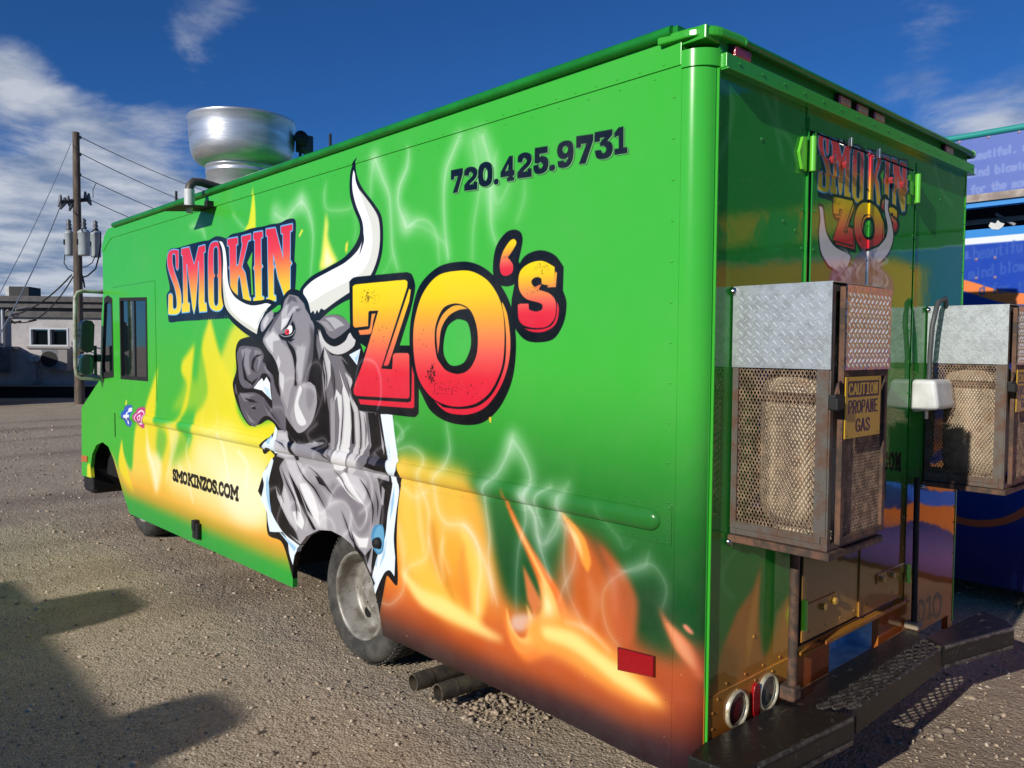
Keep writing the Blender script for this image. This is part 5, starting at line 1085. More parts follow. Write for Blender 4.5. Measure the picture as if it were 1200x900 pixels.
def sign_art():
    cv = Canvas(0, 1, 0, 1.5, 1/280., 'c9a018'); f = lambda x, y: (x, 1.5-y)
    cv.fill([[(.05, 1.0), (.95, 1.0), (.95, 1.40), (.05, 1.40)]], '17130c')
    def word(w_, yc, h, wf, col, t_):
        n_ = len(w_); out = []
        for i, ch in enumerate(w_):
            x0 = (1-wf)/2+wf/n_*(i+.12); x1 = x0+wf/n_*.74
            for s_ in STK[ch]: out += ribbon([(x0+(x1-x0)*x, yc+h*(.5-y)) for x, y in spline(parse(s_), False, 5)], t_)
        cv.fill(out, col)
    word('CAUTION', 1.2, .26, .84, 'd0a81c', .040); word('PROPANE', .76, .30, .86, '17130c', .042); word('GAS', .30, .30, .42, '17130c', .046)
    for x, y in ((.06, .06), (.94, .06), (.06, 1.44), (.94, 1.44)): cv.fill([[(x+.02*math.cos(a), y+.02*math.sin(a)) for a in np.linspace(0, 6.28, 10)]], '3a2a18')
    rn = random.Random(2)
    for k in range(30):
        x, y, r = rn.random(), rn.random()*1.5, rn.random()**3*.03; cv.fill([[(x+r*rn.uniform(.5, 1)*math.cos(a), y+r*rn.uniform(.5, 1)*math.sin(a)) for a in np.linspace(0, 6.28, 8)]], '8a6a20', .4)
    return cv
M_sign = mat('caution_sign', img=image_of(sign_art(), 'caution_print'), rough=.4)
def make_cage():
    root = MB()
    # angle-iron frame
    t = .022
    def bar(a, b_): root.box(a, b_)
    for x in (X0, X1-t):
        for (y0, y1) in ((YD, YD+t), (-.028, -.006)): bar((x, y0, Z0), (x+t, y1, Z1-.004))
    for z in (Z0, Z1-t-.004):
        bar((X0+t, YD+.001, z+.0005), (X1-t, YD+t, z+t)); bar((X0+.001, YD+t, z+.0005), (X0+t, -.028, z+t)); bar((X1-t, YD+t, z+.0005), (X1-.001, -.028, z+t)); bar((X0+t, -.027, z+.0005), (X1-t, -.007, z+t))
    cage = root.build('gas_bottle_cage', M_rust2, truck, bevel=.0015)
    b = MB(); b.box((X0-.012, YD-.012, Z0-.026), (X1+.012, -.004, Z0-.002)); b.build('tray', M_rust, cage, bevel=.002)
    # side mesh panel and its flat border
    sx = X0-.001
    bd = MB(); bd.box((sx-.003, YD+t, Z0+.022), (sx+.003, -.008, Z0+.045)); bd.box((sx-.003, YD+.005, Z0+.045), (sx+.003, YD+.045, ZP)); bd.box((sx-.003, -.03, Z0+.045), (sx+.003, -.008, ZP)); bd.build('side_border', M_rust2, cage)
    m = MB(); mesh_sheet(m, YD+.04, -.028, Z0+.04, ZP+.01, lambda u, v, w_: (sx+.004-w_, u, v)); m.build('side_mesh', M_mesh, cage)['kind'] = 'stuff'
    m = MB(); mesh_sheet(m, YD+.04, -.028, Z0+.04, ZP+.01, lambda u, v, w_: (X1-.004-w_, u, v)); m.build('far_mesh', M_mesh, cage)['kind'] = 'stuff'
    # tread plate on the side and top
    p = MB(); p.box((sx-.006, YD-.001, ZP), (sx-.002, -.006, Z1+.002)); lugs(p, YD+.004, -.008, ZP+.004, Z1-.002, lambda u, v, w_: (sx-.006+w_, u, v)); p.build('side_tread_plate', [M_plate, M_lug], cage)['kind'] = 'stuff'
    p = MB(); p.box((X0-.004, YD-.002, Z1+.0025), (X1+.004, -.005, Z1+.0055)); p.build('top_plate', M_plate, cage)
    p = MB(); p.box((X1+.001, YD+.002, ZP), (X1+.004, -.006, Z1)); p.build('far_tread_plate', M_plate, cage)
    # front door: frame, tread plate, mesh, sign, lock, hinges
    dx0, dx1 = X0+.038, X1-.006
    d = MB(); yd = YD-.004
    for (x0, x1, z0, z1) in ((dx0, dx0+.022, Z0+.02, Z1-.01), (dx1-.022, dx1, Z0+.02, Z1-.01), (dx0+.022, dx1-.022, Z0+.02, Z0+.042), (dx0+.022, dx1-.022, ZP-.024, ZP-.002)): d.box((x0, yd-.018, z0), (x1, yd, z1))
    door = d.build('front_door_frame', M_rust, cage, bevel=.0015)
    m = MB(); mesh_sheet(m, dx0+.02, dx1-.02, Z0+.04, ZP-.02, lambda u, v, w_: (u, yd-.008-w_, v), .0115, .021); m.build('door_mesh', M_mesh, cage)['kind'] = 'stuff'
    p = MB(); p.box((dx0+.0, yd-.024, ZP-.002), (dx1+.0, yd-.0195, Z1-.004)); lugs(p, dx0+.004, dx1-.004, ZP+.004, Z1-.012, lambda u, v, w_: (u, yd-.024+w_, v), .0285); p.build('door_tread_plate', [M_plate2, M_lug], cage)['kind'] = 'stuff'
    x0_, z1_ = RR(988, 442, YD-.02); x1_, z0_ = RR(1027, 508, YD-.02)
    sgn = MB(); sgn.box((x0_, yd-.026, z0_), (x1_, yd-.0225, z1_)); so = sgn.build('warning_sign', M_sign, cage, uvf=lambda x, y, z: ((x-x0_)/(x1_-x0_), (z-z0_)/(z1_-z0_)))
    W_, H_ = x1_-x0_, z1_-z0_
    l = MB(); xl, zl = RR(975, 470, YD-.03); l.box((X0-.03, YD-.03, zl-.02), (X0+.035, YD-.005, zl+.018)); l.box((X0-.045, YD-.045, zl-.03), (X0-.0, YD-.012, zl+.008)); lo = l.build('hasp_lock', M_black, cage, bevel=.006)
    MB().tube([(X0-.01, YD-.02, zl+.015), (X0-.005, YD-.025, zl+.05), (X0+.02, YD-.02, zl+.055), (X0+.03, YD-.02, zl+.02)], .005, 6).build('shackle', M_rust, lo)
    for z in (Z0+.17, Z1-.2): MB().tube([(X1+.008, YD-.012, z-.05), (X1+.008, YD-.012, z+.05)], .008, 8).build('hinge', M_rust, cage)
    for (px, py) in ((854, 341), (856, 635)):
        x, z = RR(px, py, -.01); q = MB(); q.lathe([(0, -.02), (.012, -.018), (.014, -.006)], (X0-.005, 0, z), 'y', 10); q.build('mounting_bolt', M_chrome, cage)
    return cage
cage = make_cage()
tank = empty('propane_bottle', ((X0+X1)/2, (YD+0)/2-.005, Z0-.001), 'cream rust-streaked propane bottle inside the near wire cage by the truck corner', 'gas bottle', 'propane bottles in the rear cages')
tc_ = ((X0+X1)/2+.005, YD/2-.004, 0); R_ = .150
t_ = MB(); t_.lathe([(.0, Z0+.03), (.08, Z0+.03), (.12, Z0+.045), (R_-.004, Z0+.085), (R_, Z0+.12), (R_, Z0+.46), (R_-.006, Z0+.51), (.12, Z0+.555), (.08, Z0+.58), (0, Z0+.59)], tc_, 'z', 36); t_.build('body', M_tank, tank)
t_ = MB(); t_.lathe([(.105, Z0+.0), (.105, Z0+.05)], tc_, 'z', 24); t_.build('foot_ring', M_tank, tank)
t_ = MB(); t_.lathe([(R_+.001, Z0+.452), (R_+.004, Z0+.456), (R_+.004, Z0+.482), (R_-.003, Z0+.49)], tc_, 'z', 36); t_.build('strap', M_rust, tank)
t_ = MB(); t_.lathe([(.09, Z0+.56), (.09, Z0+.68), (.085, Z0+.68), (.085, Z0+.56)], tc_, 'z', 24); t_.lathe([(.02, Z0+.53), (.02, Z0+.6), (0, Z0+.6)], tc_, 'z', 10); t_.build('valve_collar', M_tank, tank)
# the second cage and bottle, beyond the door
SH = Vector((1.885-X0, 0, .0))
c2_ = copy_tree(cage, truck, SH); 
tk2 = copy_tree(tank, None, SH); tk2['label'] = 'cream propane bottle inside the far wire cage, right of the white power box'
# ---------------------------------------------------------------- ground
def hnoise(X, Y, seed, scale):
    """cheap smooth value noise on arrays"""
    r = np.random.RandomState(seed); T = r.rand(257, 257).astype(np.float32)
    x, y = X*scale+1000, Y*scale+1000; xi, yi = np.floor(x).astype(int), np.floor(y).astype(int); fx_, fy_ = x-xi, y-yi
    fx_ = fx_*fx_*(3-2*fx_); fy_ = fy_*fy_*(3-2*fy_); a = T[xi % 256, yi % 256]; b_ = T[(xi+1) % 256, yi % 256]; c = T[xi % 256, (yi+1) % 256]; d = T[(xi+1) % 256, (yi+1) % 256]
    return (a*(1-fx_)+b_*fx_)*(1-fy_)+(c*(1-fx_)+d*fx_)*fy_
def gheight(X, Y):
    near = 1/(1+(np.hypot(X, Y-4)/60)**2)
    h = .022*(hnoise(X, Y, 1, .8)-.5)+.012*(hnoise(X, Y, 2, 2.6)-.5)+.008*(hnoise(X, Y, 3, 8.)-.5)+.004*(hnoise(X, Y, 4, 22.)-.5)
    # wheel ruts running across in front of the truck
    rut = np.exp(-((Y+.35*X-8.6)/.22)**2)+np.exp(-((Y+.35*X-10.4)/.25)**2)
    return h*near-.018*rut*near
def ground_mesh():
    n = 520; t = np.linspace(-1, 1, n); k = 6.2; s = 700/math.sinh(k)*np.sinh(k*t)
    X, Y = np.meshgrid(s-.2, s+2.6); Z = gheight(X, Y); vs = np.stack([X.ravel(), Y.ravel(), Z.ravel()], 1)
    i = np.arange(n*n).reshape(n, n); F = np.stack([i[:-1, :-1].ravel(), i[:-1, 1:].ravel(), i[1:, 1:].ravel(), i[1:, :-1].ravel()], 1)
    me = bpy.data.meshes.new('gravel_ground'); me.from_pydata(vs.tolist(), [], F.tolist()); me.polygons.foreach_set('use_smooth', [True]*len(me.polygons))
    return me
mg = bpy.data.materials.new('gravel'); mg.use_nodes = True; t = mg.node_tree; t.nodes.clear(); L = t.links
p = N(t, 'ShaderNodeBsdfPrincipled', i_Roughness=.95); o_ = N(t, 'ShaderNodeOutputMaterial'); L.new(p.outputs[0], o_.inputs[0]); p.inputs['Specular IOR Level'].default_value = .15
tcn = N(t, 'ShaderNodeTexCoord'); V = tcn.outputs['Object']
def ramp(src, st):
    r = N(t, 'ShaderNodeValToRGB'); r.color_ramp.elements[0].position, r.color_ramp.elements[0].color = st[0][0], s2l(st[0][1]); r.color_ramp.elements[1].position, r.color_ramp.elements[1].color = st[-1][0], s2l(st[-1][1])
    for a, c in st[1:-1]: e = r.color_ramp.elements.new(a); e.color = s2l(c)
    L.new(src, r.inputs[0]); return r.outputs[0]
big = N(t, 'ShaderNodeTexNoise', i_Scale=.45, i_Detail=9., i_Roughness=.6); L.new(V, big.inputs['Vector'])
mpg = N(t, 'ShaderNodeMapping'); mpg.inputs['Rotation'].default_value = (0, 0, math.radians(-20)); mpg.inputs['Scale'].default_value = (.12, .9, 1); L.new(V, mpg.inputs[0])
band = N(t, 'ShaderNodeTexNoise', i_Scale=1., i_Detail=5.); L.new(mpg.outputs[0], band.inputs['Vector'])
grit = N(t, 'ShaderNodeTexVoronoi', i_Scale=75.); L.new(V, grit.inputs['Vector'])
grit2 = N(t, 'ShaderNodeTexVoronoi', i_Scale=28.); L.new(V, grit2.inputs['Vector'])
fine = N(t, 'ShaderNodeTexNoise', i_Scale=160., i_Detail=3.); L.new(V, fine.inputs['Vector'])
base = ramp(big.outputs['Fac'], [(.36, 'dcc6a4'), (.5, 'c8b496'), (.64, 'a89880')])
def mixc(a, b_, f_, mode='MIX'):
    m = N(t, 'ShaderNodeMix', data_type='RGBA', blend_type=mode)
    if isinstance(f_, float): m.inputs['Factor'].default_value = f_
    else: L.new(f_, m.inputs['Factor'])
    L.new(a, m.inputs[6]); L.new(b_, m.inputs[7]); return m.outputs[2]
stone = ramp(N(t, 'ShaderNodeSeparateColor').outputs[0], [(0, '6a5e52'), (1, 'c0b4a4')]); 
sc_ = t.nodes[-2] if False else None
sepc = N(t, 'ShaderNodeSeparateColor'); L.new(grit.outputs['Color'], sepc.inputs[0]); st1 = ramp(sepc.outputs[0], [(0, '645848'), (.35, 'b0a088'), (.8, 'c2b09a'), (1, 'e4dacb')])
sepc2 = N(t, 'ShaderNodeSeparateColor'); L.new(grit2.outputs['Color'], sepc2.inputs[0]); st2 = ramp(sepc2.outputs[1], [(0, '8a7a68'), (.6, 'b8a690'), (1, 'd0c2b0')])
pk = N(t, 'ShaderNodeTexNoise', i_Scale=1.6, i_Detail=6., i_Roughness=.65); L.new(V, pk.inputs['Vector'])
pk2 = N(t, 'ShaderNodeMapRange'); L.new(pk.outputs['Fac'], pk2.inputs['Value']); pk2.inputs['From Min'].default_value = .42; pk2.inputs['From Max'].default_value = .58; pk2.inputs['To Min'].default_value = .12; pk2.inputs['To Max'].default_value = .6
grit3 = N(t, 'ShaderNodeTexVoronoi', i_Scale=190.); L.new(V, grit3.inputs['Vector']); sepc3 = N(t, 'ShaderNodeSeparateColor'); L.new(grit3.outputs['Color'], sepc3.inputs[0]); st3 = ramp(sepc3.outputs[0], [(0, '5a4c40'), (.4, 'a8967e'), (1, 'e0d4c2')])
c_ = mixc(base, st1, pk2.outputs[0]); c_ = mixc(c_, st3, .4); c_ = mixc(c_, st2, .12)
dark = N(t, 'ShaderNodeMapRange'); L.new(band.outputs['Fac'], dark.inputs['Value']); dark.inputs['From Min'].default_value = .5; dark.inputs['From Max'].default_value = .62; dark.inputs['To Max'].default_value = .42
rgbd = N(t, 'ShaderNodeRGB'); rgbd.outputs[0].default_value = s2l('7a6452')
c_ = mixc(c_, rgbd.outputs[0], dark.outputs[0])
L.new(c_, p.inputs['Base Color'])
def soft(src, a): return math_n(t, 'MULTIPLY', src, a)
hgt = math_n(t, 'ADD', math_n(t, 'ADD', soft(math_n(t, 'SUBTRACT', 1., grit.outputs['Distance']), .009), soft(math_n(t, 'SUBTRACT', 1., grit2.outputs['Distance']), .007)), soft(fine.outputs['Fac'], .004))
midn = N(t, 'ShaderNodeTexNoise', i_Scale=9., i_Detail=8., i_Roughness=.7); L.new(V, midn.inputs['Vector']); hgt = math_n(t, 'ADD', hgt, soft(midn.outputs['Fac'], .035))
bmp = N(t, 'ShaderNodeBump', i_Strength=1., i_Distance=1.); L.new(hgt, bmp.inputs['Height']); L.new(bmp.outputs[0], p.inputs['Normal'])
gm = ground_mesh(); gm.materials.append(mg); go = bpy.data.objects.new('gravel_ground', gm); COL.objects.link(go); tag(go, 'brown gravel lot with tyre tracks and scattered stones', kind='structure')
# loose stones, far too many to count
def stones(name, pts, mats, seed, label):
    r = np.random.RandomState(seed); bm = bmesh.new(); bmesh.ops.create_icosphere(bm, subdivisions=1, radius=1.); bv = np.array([v.co[:] for v in bm.verts], np.float32); bf_ = np.array([[v.index for v in f_.verts] for f_ in bm.faces]); bm.free()
    n = len(pts); P = np.array(pts, np.float32)
    sz = P[:, 3:4]; sc3 = np.concatenate([r.uniform(.7, 1.3, (n, 1)), r.uniform(.6, 1.1, (n, 1)), r.uniform(.35, .8, (n, 1))], 1)*sz
    an = r.uniform(0, 6.28, n); jit = r.uniform(.55, 1.35, (n, len(bv), 1)); V_ = bv[None]*jit*sc3[:, None]; ca, sa = np.cos(an)[:, None], np.sin(an)[:, None]
    X = V_[..., 0]*ca-V_[..., 1]*sa+P[:, 0:1]; Y = V_[..., 0]*sa+V_[..., 1]*ca+P[:, 1:2]; Z = V_[..., 2]+P[:, 2:3]+sc3[:, 2:3]*.35
    vs = np.stack([X, Y, Z], -1).reshape(-1, 3); F = (bf_[None]+(np.arange(n)*len(bv))[:, None, None]).reshape(-1, 3)
    me = bpy.data.meshes.new(name); me.vertices.add(len(vs)); me.vertices.foreach_set('co', vs.ravel()); me.loops.add(F.size); me.loops.foreach_set('vertex_index', F.ravel().astype(np.int32)); me.polygons.add(len(F)); me.polygons.foreach_set('loop_start', np.arange(0, F.size, 3, dtype=np.int32)); me.polygons.foreach_set('loop_total', np.full(len(F), 3, np.int32))
    me.polygons.foreach_set('material_index', np.repeat(r.randint(0, len(mats), n), len(bf_)).astype(np.int32)); me.update(calc_edges=True)
    for m_ in mats: me.materials.append(m_)
    o = bpy.data.objects.new(name, me); COL.objects.link(o); tag(o, label, kind='stuff'); return o
SM_ = [mat('stone_a', 'a8967f', rough=.9, bump=.002, bscale=120.), mat('stone_b', '86786a', rough=.9, bump=.002, bscale=120.), mat('stone_c', 'c4b6a2', rough=.9, bump=.002, bscale=120.), mat('stone_d', 'b4a088', rough=.9, bump=.002, bscale=120.)]
r_ = np.random.RandomState(7); pts = []
fw = np.array([math.sin(YAW), math.cos(YAW)]); rt = np.array([math.cos(YAW), -math.sin(YAW)])
dd_ = 1.2*np.exp(r_.rand(26000)*math.log(14)); lat = (r_.rand(26000)*2-1)*dd_*.72
XY = CAM[:2][None]+dd_[:, None]*fw[None]+lat[:, None]*rt[None]; sz = .0022+.0075*r_.rand(26000)**5*(.6+dd_*.2); sz = np.minimum(sz, .02)+dd_*.0004
pts = np.stack([XY[:, 0], XY[:, 1], gheight(XY[:, 0], XY[:, 1]), sz], 1)
stones('loose_gravel', pts, SM_, 3, 'small loose stones strewn over the gravel lot')
rp = []
rr2 = np.random.RandomState(21)
def heap(px, py, n, spread, s0, s1):
    x, y = G(px, py)
    for i in range(n):
        a, q = rr2.rand()*6.28, rr2.rand()**.7*spread; xx, yy = x+q*math.cos(a), y+q*math.sin(a)*.8; rp.append((xx, yy, float(gheight(np.array(xx), np.array(yy)))+rr2.rand()*.015*(1-q/spread), s0+(s1-s0)*rr2.rand()**2))
heap(575, 828, 150, .20, .007, .022); heap(545, 818, 90, .16, .006, .018); heap(610, 845, 90, .2, .006, .015); heap(1080, 868, 22, .3, .005, .015); heap(1150, 850, 22, .35, .005, .015); heap(1198, 748, 12, .1, .01, .03); heap(225, 770, 30, .3, .006, .014)
for (px, py, s) in [(459, 775, .02), (424, 772, .016), (301, 861, .022), (364, 886, .02), (182, 774, .015), (1076, 858, .026), (1110, 858, .024), (1125, 855, .02), (1168, 842, .022), (1091, 866, .018), (1140, 820, .02)]:
    x, y = G(px, py); rp.append((x, y, float(gheight(np.array(x), np.array(y))), s))
stones('crushed_rock', np.array(rp), [SM_[0], SM_[1], SM_[3], mat('stone_e', '9c8c78', rough=.9, bump=.002, bscale=120.)], 5, 'pale crushed rock heaped by the exhaust pipes and bumper')

# ---------------------------------------------------------------- far side of the lot: building
B0 = Vector((*G(0, 465), 0)); B1 = Vector((*G(118, 465), 0)); BD = (B1-B0).normalized(); BN = Vector((BD.y, -BD.x, 0)); BN = BN if BN.dot(Vector((CAM[0], CAM[1], 0))-B0) > 0 else -BN
def Bp(px, py, off=0.):
    """pixel to (s, z) on the facade plane moved out by off"""
    d = Vector(ray(px, py)); o = B0+BN*off; t_ = (o-Vector(CAM)).dot(BN)/d.dot(BN); q = Vector(CAM)+d*t_; return ((q-B0).dot(BD), q.z)
def fb_(s, z, off): return tuple(B0+BD*s+BN*off+Vector((0, 0, z)))
def bbox(b, s0, s1, z0, z1, o0, o1):
    lo = [fb_(s0, z0, o0), fb_(s1, z0, o0), fb_(s1, z0, o1), fb_(s0, z0, o1)]; hi = [fb_(s0, z1, o0), fb_(s1, z1, o0), fb_(s1, z1, o1), fb_(s0, z1, o1)]; return b.hexa(lo, hi)
M_wall = mat('grey_stucco', 'c0bab8', rough=.85, var='aea8a4', vscale=2.5, bump=.004, bscale=25.)
bld = empty('low_building', tuple(B0), 'low grey stucco building with dark flat roof beyond the lot, left of the green truck', 'building')
ztop = Bp(60, 372)[1]; zroof = Bp(60, 348)[1]; zpl = Bp(0, 451)[1]
w0, w1 = Bp(34.5, 384), Bp(80.5, 406)
wl_ = MB(); H_ = [(w0[0], w1[1]), (w1[0], w1[1]), (w1[0], w0[1]), (w0[0], w0[1])]
wl_.plate([(-14, zpl), (9, zpl), (9, ztop), (-14, ztop)], [H_], lambda u, v, q: fb_(u, v, -q), .25); wl_.build('wall', M_wall, bld)
bbox(MB(), -14, 9, 0, ztop, -9, -.26).build('wall', M_wall, bld)
M_fas = mat('dark_fascia', '5c5856', rough=.7, var='4a4644', vscale=4.); M_lf = mat('pale_trim', '8f8a86', rough=.6)
bbox(MB(), -14.2, 9.2, ztop, ztop+(zroof-ztop)*.42, -9, .12).build('fascia', M_fas, bld); bbox(MB(), -14.3, 9.3, ztop+(zroof-ztop)*.45, ztop+(zroof-ztop)*.72, -9, .3).build('fascia', M_fas, bld); bbox(MB(), -14.4, 9.4, ztop+(zroof-ztop)*.74, zroof, -9, .42).build('roof', M_fas, bld)
bbox(MB(), Bp(28, 377)[0], 9, Bp(60, 368)[1]-.03, Bp(60, 368)[1]+.02, .0, .04).build('gutter_line', M_lf, bld)
bbox(MB(), -14.2, 9.2, -.05, zpl-.03, -1., .5).build('plinth', mat('dark_plinth', '24211f', rough=.9), bld); bbox(MB(), -14.2, 9.2, zpl-.03, zpl+.01, -.25, .55).build('ledge', mat('ledge_concrete', 'a89c84', rough=.8), bld)
pn = bbox(MB(), w0[0], w1[0], w1[1], w0[1], -.16, -.14).build('window', M_glass, bld)
fr_ = MB(); e = .05
for (a, b_, c, d) in ((w0[0], w1[0], w0[1]-e, w0[1]), (w0[0], w1[0], w1[1], w1[1]+e), (w0[0], w0[0]+e, w1[1]+e, w0[1]-e), (w1[0]-e, w1[0], w1[1]+e, w0[1]-e), ((w0[0]+w1[0])/2-e*.6, (w0[0]+w1[0])/2+e*.6, w1[1]+e, w0[1]-e)): bbox(fr_, a, b_, c, d, -.13, .02)
fr_.build('frame', mat('white_frame', 'c8ccd0', rough=.5), pn); bbox(MB(), w0[0]-.08, w1[0]+.08, w1[1]-.07, w1[1], -.01, .07).build('sill', M_lf, pn)
def onwall(name, label, cat, px0, py0, px1, py1, m_, off=.35, bev=.01):
    (a, zb_), (c, za_) = Bp(px0, py0), Bp(px1, py1); r0 = empty(name, fb_((a+c)/2, za_, .0), label, cat); bbox(MB(), a, c, za_, zb_, .01, off).build('housing', m_, r0, bevel=bev); return r0, (a, c, za_, zb_)
M_gbox = mat('grey_steel_box', '77797c', rough=.5, var='66686a', vscale=3.)
r0, (a, c, z0, z1) = onwall('electrical_cabinet', 'large grey electrical cabinet on the wall at the left edge', 'electrical box', -14, 406, 12.5, 437, M_gbox, .45)
bbox(MB(), a+.9, c-.05, z0+.05, z1-.05, .455, .47).build('door', M_gbox, r0); bbox(MB(), c-.5, c-.25, (z0+z1)/2-.02, (z0+z1)/2+.02, .47, .5).build('handle', M_black, r0)
r0, (a, c, z0, z1) = onwall('air_conditioner', 'boxy air conditioner fixed below the building window', 'air conditioner', 57, 409.5, 78, 432, M_gbox, .5)
gq = MB(); cs, cz = (a+c)/2-.05, (z0+z1)/2
gq.add([fb_(cs+.26*math.cos(t_), cz+.26*math.sin(t_), .512) for t_ in [2*math.pi*k/20 for k in range(20)]], [tuple(range(20))]); gq.build('fan_grille', M_black, r0); bbox(MB(), c-.02, c+.25, z0-.05, z1+.0, .0, .55).build('side_casing', M_lf, r0)
r0 = empty('conduit_mast', fb_(Bp(3, 437)[0], 1.3, .1), 'pair of pale conduits rising from the electrical cabinet', 'conduit')
for px in (2.5, 6): s_ = Bp(px, 400)[0]; MB().tube([fb_(s_, Bp(px, 406)[1], .12), fb_(s_, Bp(px, 362)[1], .12)], .05, 8).build('pipe', mat('pale_conduit', 'b4b4b4', rough=.4, metal=.6), r0)
r0 = empty('wall_spotlight', fb_(Bp(17, 408)[0], Bp(17, 408)[1], .05), 'small grey spotlight fixed above the electrical cabinet', 'light'); bbox(MB(), Bp(13, 408)[0], Bp(23, 408)[0], Bp(17, 410)[1], Bp(17, 406)[1], .0, .3).build('housing', M_lf, r0, bevel=.02)
r0 = empty('gas_meter', fb_(Bp(47, 445)[0], zpl, .2), 'gas meter with two round pipes standing by the wall under the window', 'gas meter')
for px in (42, 47.5): s_, z_ = Bp(px, 420); q = MB(); q.tube([Vector(fb_(s_, z_, .05)), Vector(fb_(s_, z_, .28))], .11, 12); q.build('regulator', mat('pale_regulator', 'b8bcc0', rough=.4), r0)
for px, py in ((46.5, 421), (49, 428)): MB().tube([fb_(Bp(px, py)[0], Bp(px, py)[1], .2), fb_(Bp(px+.5, 440)[0], Bp(px, 440)[1], .2), fb_(Bp(px+1.5, 449)[0], zpl+.02, .2)], .035, 8).build('pipe', M_lf, r0)
MB().tube([fb_(Bp(43, 449)[0], zpl+.06, .25), fb_(Bp(53, 449)[0], zpl+.06, .25)], .05, 8).build('base_pipe', M_lf, r0)
r0 = empty('rooftop_unit', fb_(Bp(20, 343)[0], zroof, -1.5), 'white and dark ventilation unit on the building roof at far left', 'rooftop unit')
for (pa, pb_, m_, nm) in ((6, 10.5, M_white, 'end_casing'), (10.7, 33.5, mat('dark_louvre', '33322f', rough=.7), 'louvre_casing')):
    (a, zb_), (c, za_) = Bp(pa, 335.5, -1.5), Bp(pb_, 344, -1.5); bbox(MB(), a, c, zroof, zb_, -2.4, -1.5).build(nm, m_, r0)
# ---------------------------------------------------------------- utility pole, transformers, wires
PY = 24.; pl = lambda px, py, Y=PY: Vector((RR(px, py, Y)[0], Y, RR(px, py, Y)[1]))
M_wood = mat('weathered_wood_pole', '54483e', rough=.9, var='74675a', vscale=5., stretch=(6, 6, .5), bump=.01, bscale=30.)
pt, pbm = pl(89, 155), pl(93, 440)
bx_ = pbm.x+(pbm.x-pt.x)*.2
pole = empty('utility_pole', (bx_, PY, 0), 'tall weathered wooden utility pole carrying wires, left of the truck', 'utility pole')
MB().tube([(bx_, PY, -.05), tuple(pbm), ((pbm.x+pt.x)/2, PY, (pbm.z+pt.z)/2), tuple(pt)], [.135, .13, .115, .09], 14).build('pole', M_wood, pole)
MB().tube([pl(72, 237), pl(102, 234)], .06, 6).build('crossarm', M_black, pole)
M_ins = mat('grey_insulator', '5a5c60', rough=.4)
for (px, py, dx) in ((76, 238, -2), (80, 236, 1), (84, 240, -1), (71, 235, -1), (100, 231, 2), (104, 233, 1)):
    a = pl(px, py); MB().tube([a+Vector((0, 0, .16)), a, a+Vector((dx*.06, 0, -.18))], [.03, .055, .03], 8).build('insulator', M_ins, pole)
for (px, py) in ((93, 161), (93, 181), (93, 205)):
    MB().tube([pl(89, py), pl(px+2, py)], .05, 6).build('insulator', M_ins, pole)
M_can = mat('pale_grey_transformer', 'a9b2b4', rough=.4, var='99a2a4', vscale=3.)
def transformer(px0, px1, py0, py1, label, dy):
    Y = PY+dy; cx = (pl(px0, py0, Y)+pl(px1, py0, Y))/2; r = abs(pl(px1, py0, Y).x-pl(px0, py0, Y).x)/2*.98; z1, z0 = pl(px0, py0, Y).z, pl(px0, py1, Y).z
    t0 = empty('pole_transformer', (cx.x, Y, z0), label, 'transformer', 'transformers on the utility pole')
    q = MB(); q.lathe([(0, z0), (r*.94, z0), (r, z0+.04), (r, z1-.06), (r*1.06, z1-.05), (r*1.06, z1), (r*.6, z1+.06), (0, z1+.08)], (cx.x, Y, 0), 'z', 24); q.build('can', M_can, t0)
    q = MB(); q.lathe([(.06, z1+.05), (.085, z1+.12), (.05, z1+.17), (.08, z1+.22), (.05, z1+.27), (.07, z1+.32), (.02, z1+.38)], (cx.x, Y, 0), 'z', 12); q.build('bushing', M_ins, t0)
    MB().box((cx.x-r-.03, Y-.03, z0+.3), (cx.x-r, Y+.03, z0+.45)).build('lug', M_black, t0)
    return t0
transformer(75.5, 86, 272, 299, 'pale grey transformer hung on the left side of the utility pole', .3)
transformer(91, 105.5, 271, 299, 'light grey transformer in front of the utility pole, between the other two', -.5)
transformer(106, 118, 273, 301, 'darker transformer nearest the green truck on the utility pole', .3)
def wire(pts, label, r=.016, cat='cable', group=None, name='power_line'):
    o = MB().tube(pts, r*.72, 5).build(name, mat('grey_cable', '8a9096', rough=.4) if name == 'guy_wire' else mat('black_cable', '1c1c1e', rough=.6), None); tag(o, label, cat, group); return o
def sag(a, b_, d, n=14): return [a+(b_-a)*t_+Vector((0, 0, -d*4*t_*(1-t_))) for t_ in [i/n for i in range(n+1)]]
far = lambda px, py, Y=PY+14: pl(px, py, Y)
for (p0, p1, lab) in (((93, 160), (300, 240), 'topmost thin wire running from the pole top behind the roof fan'), ((95, 180), (300, 262), 'second wire down with a dark splice near the pole'), ((95, 206), (300, 282), 'third wire down with a small hanging jumper'), ((103, 233), (260, 285), 'lowest of the wires leaving the pole to the right')):
    wire(sag(pl(*p0), far(*p1), .25), lab, .017, group='wires from the pole toward the truck')
for (p0, s, lab) in (((97, 181), 1, 'dark splice sleeve on the second wire'), ((97, 207), 1, 'dark splice sleeve on the third wire')): pass
wire(sag(pl(83, 168), pl(-20, 380, PY-8), .15), 'thin guy wire falling left from near the pole top', .012, name='guy_wire')
wire(sag(pl(72, 238), pl(-2, 395, PY-6), .15), 'pale service cable falling left from the crossarm', .02, name='guy_wire')
wire(sag(pl(84, 322), pl(6, 371, PY+3.5), .25), 'upper bundled service cable from pole to building', .03)
wire(sag(pl(86, 324), pl(8, 374, PY+3.5), .55), 'lower bundled service cable sagging toward the building', .026)
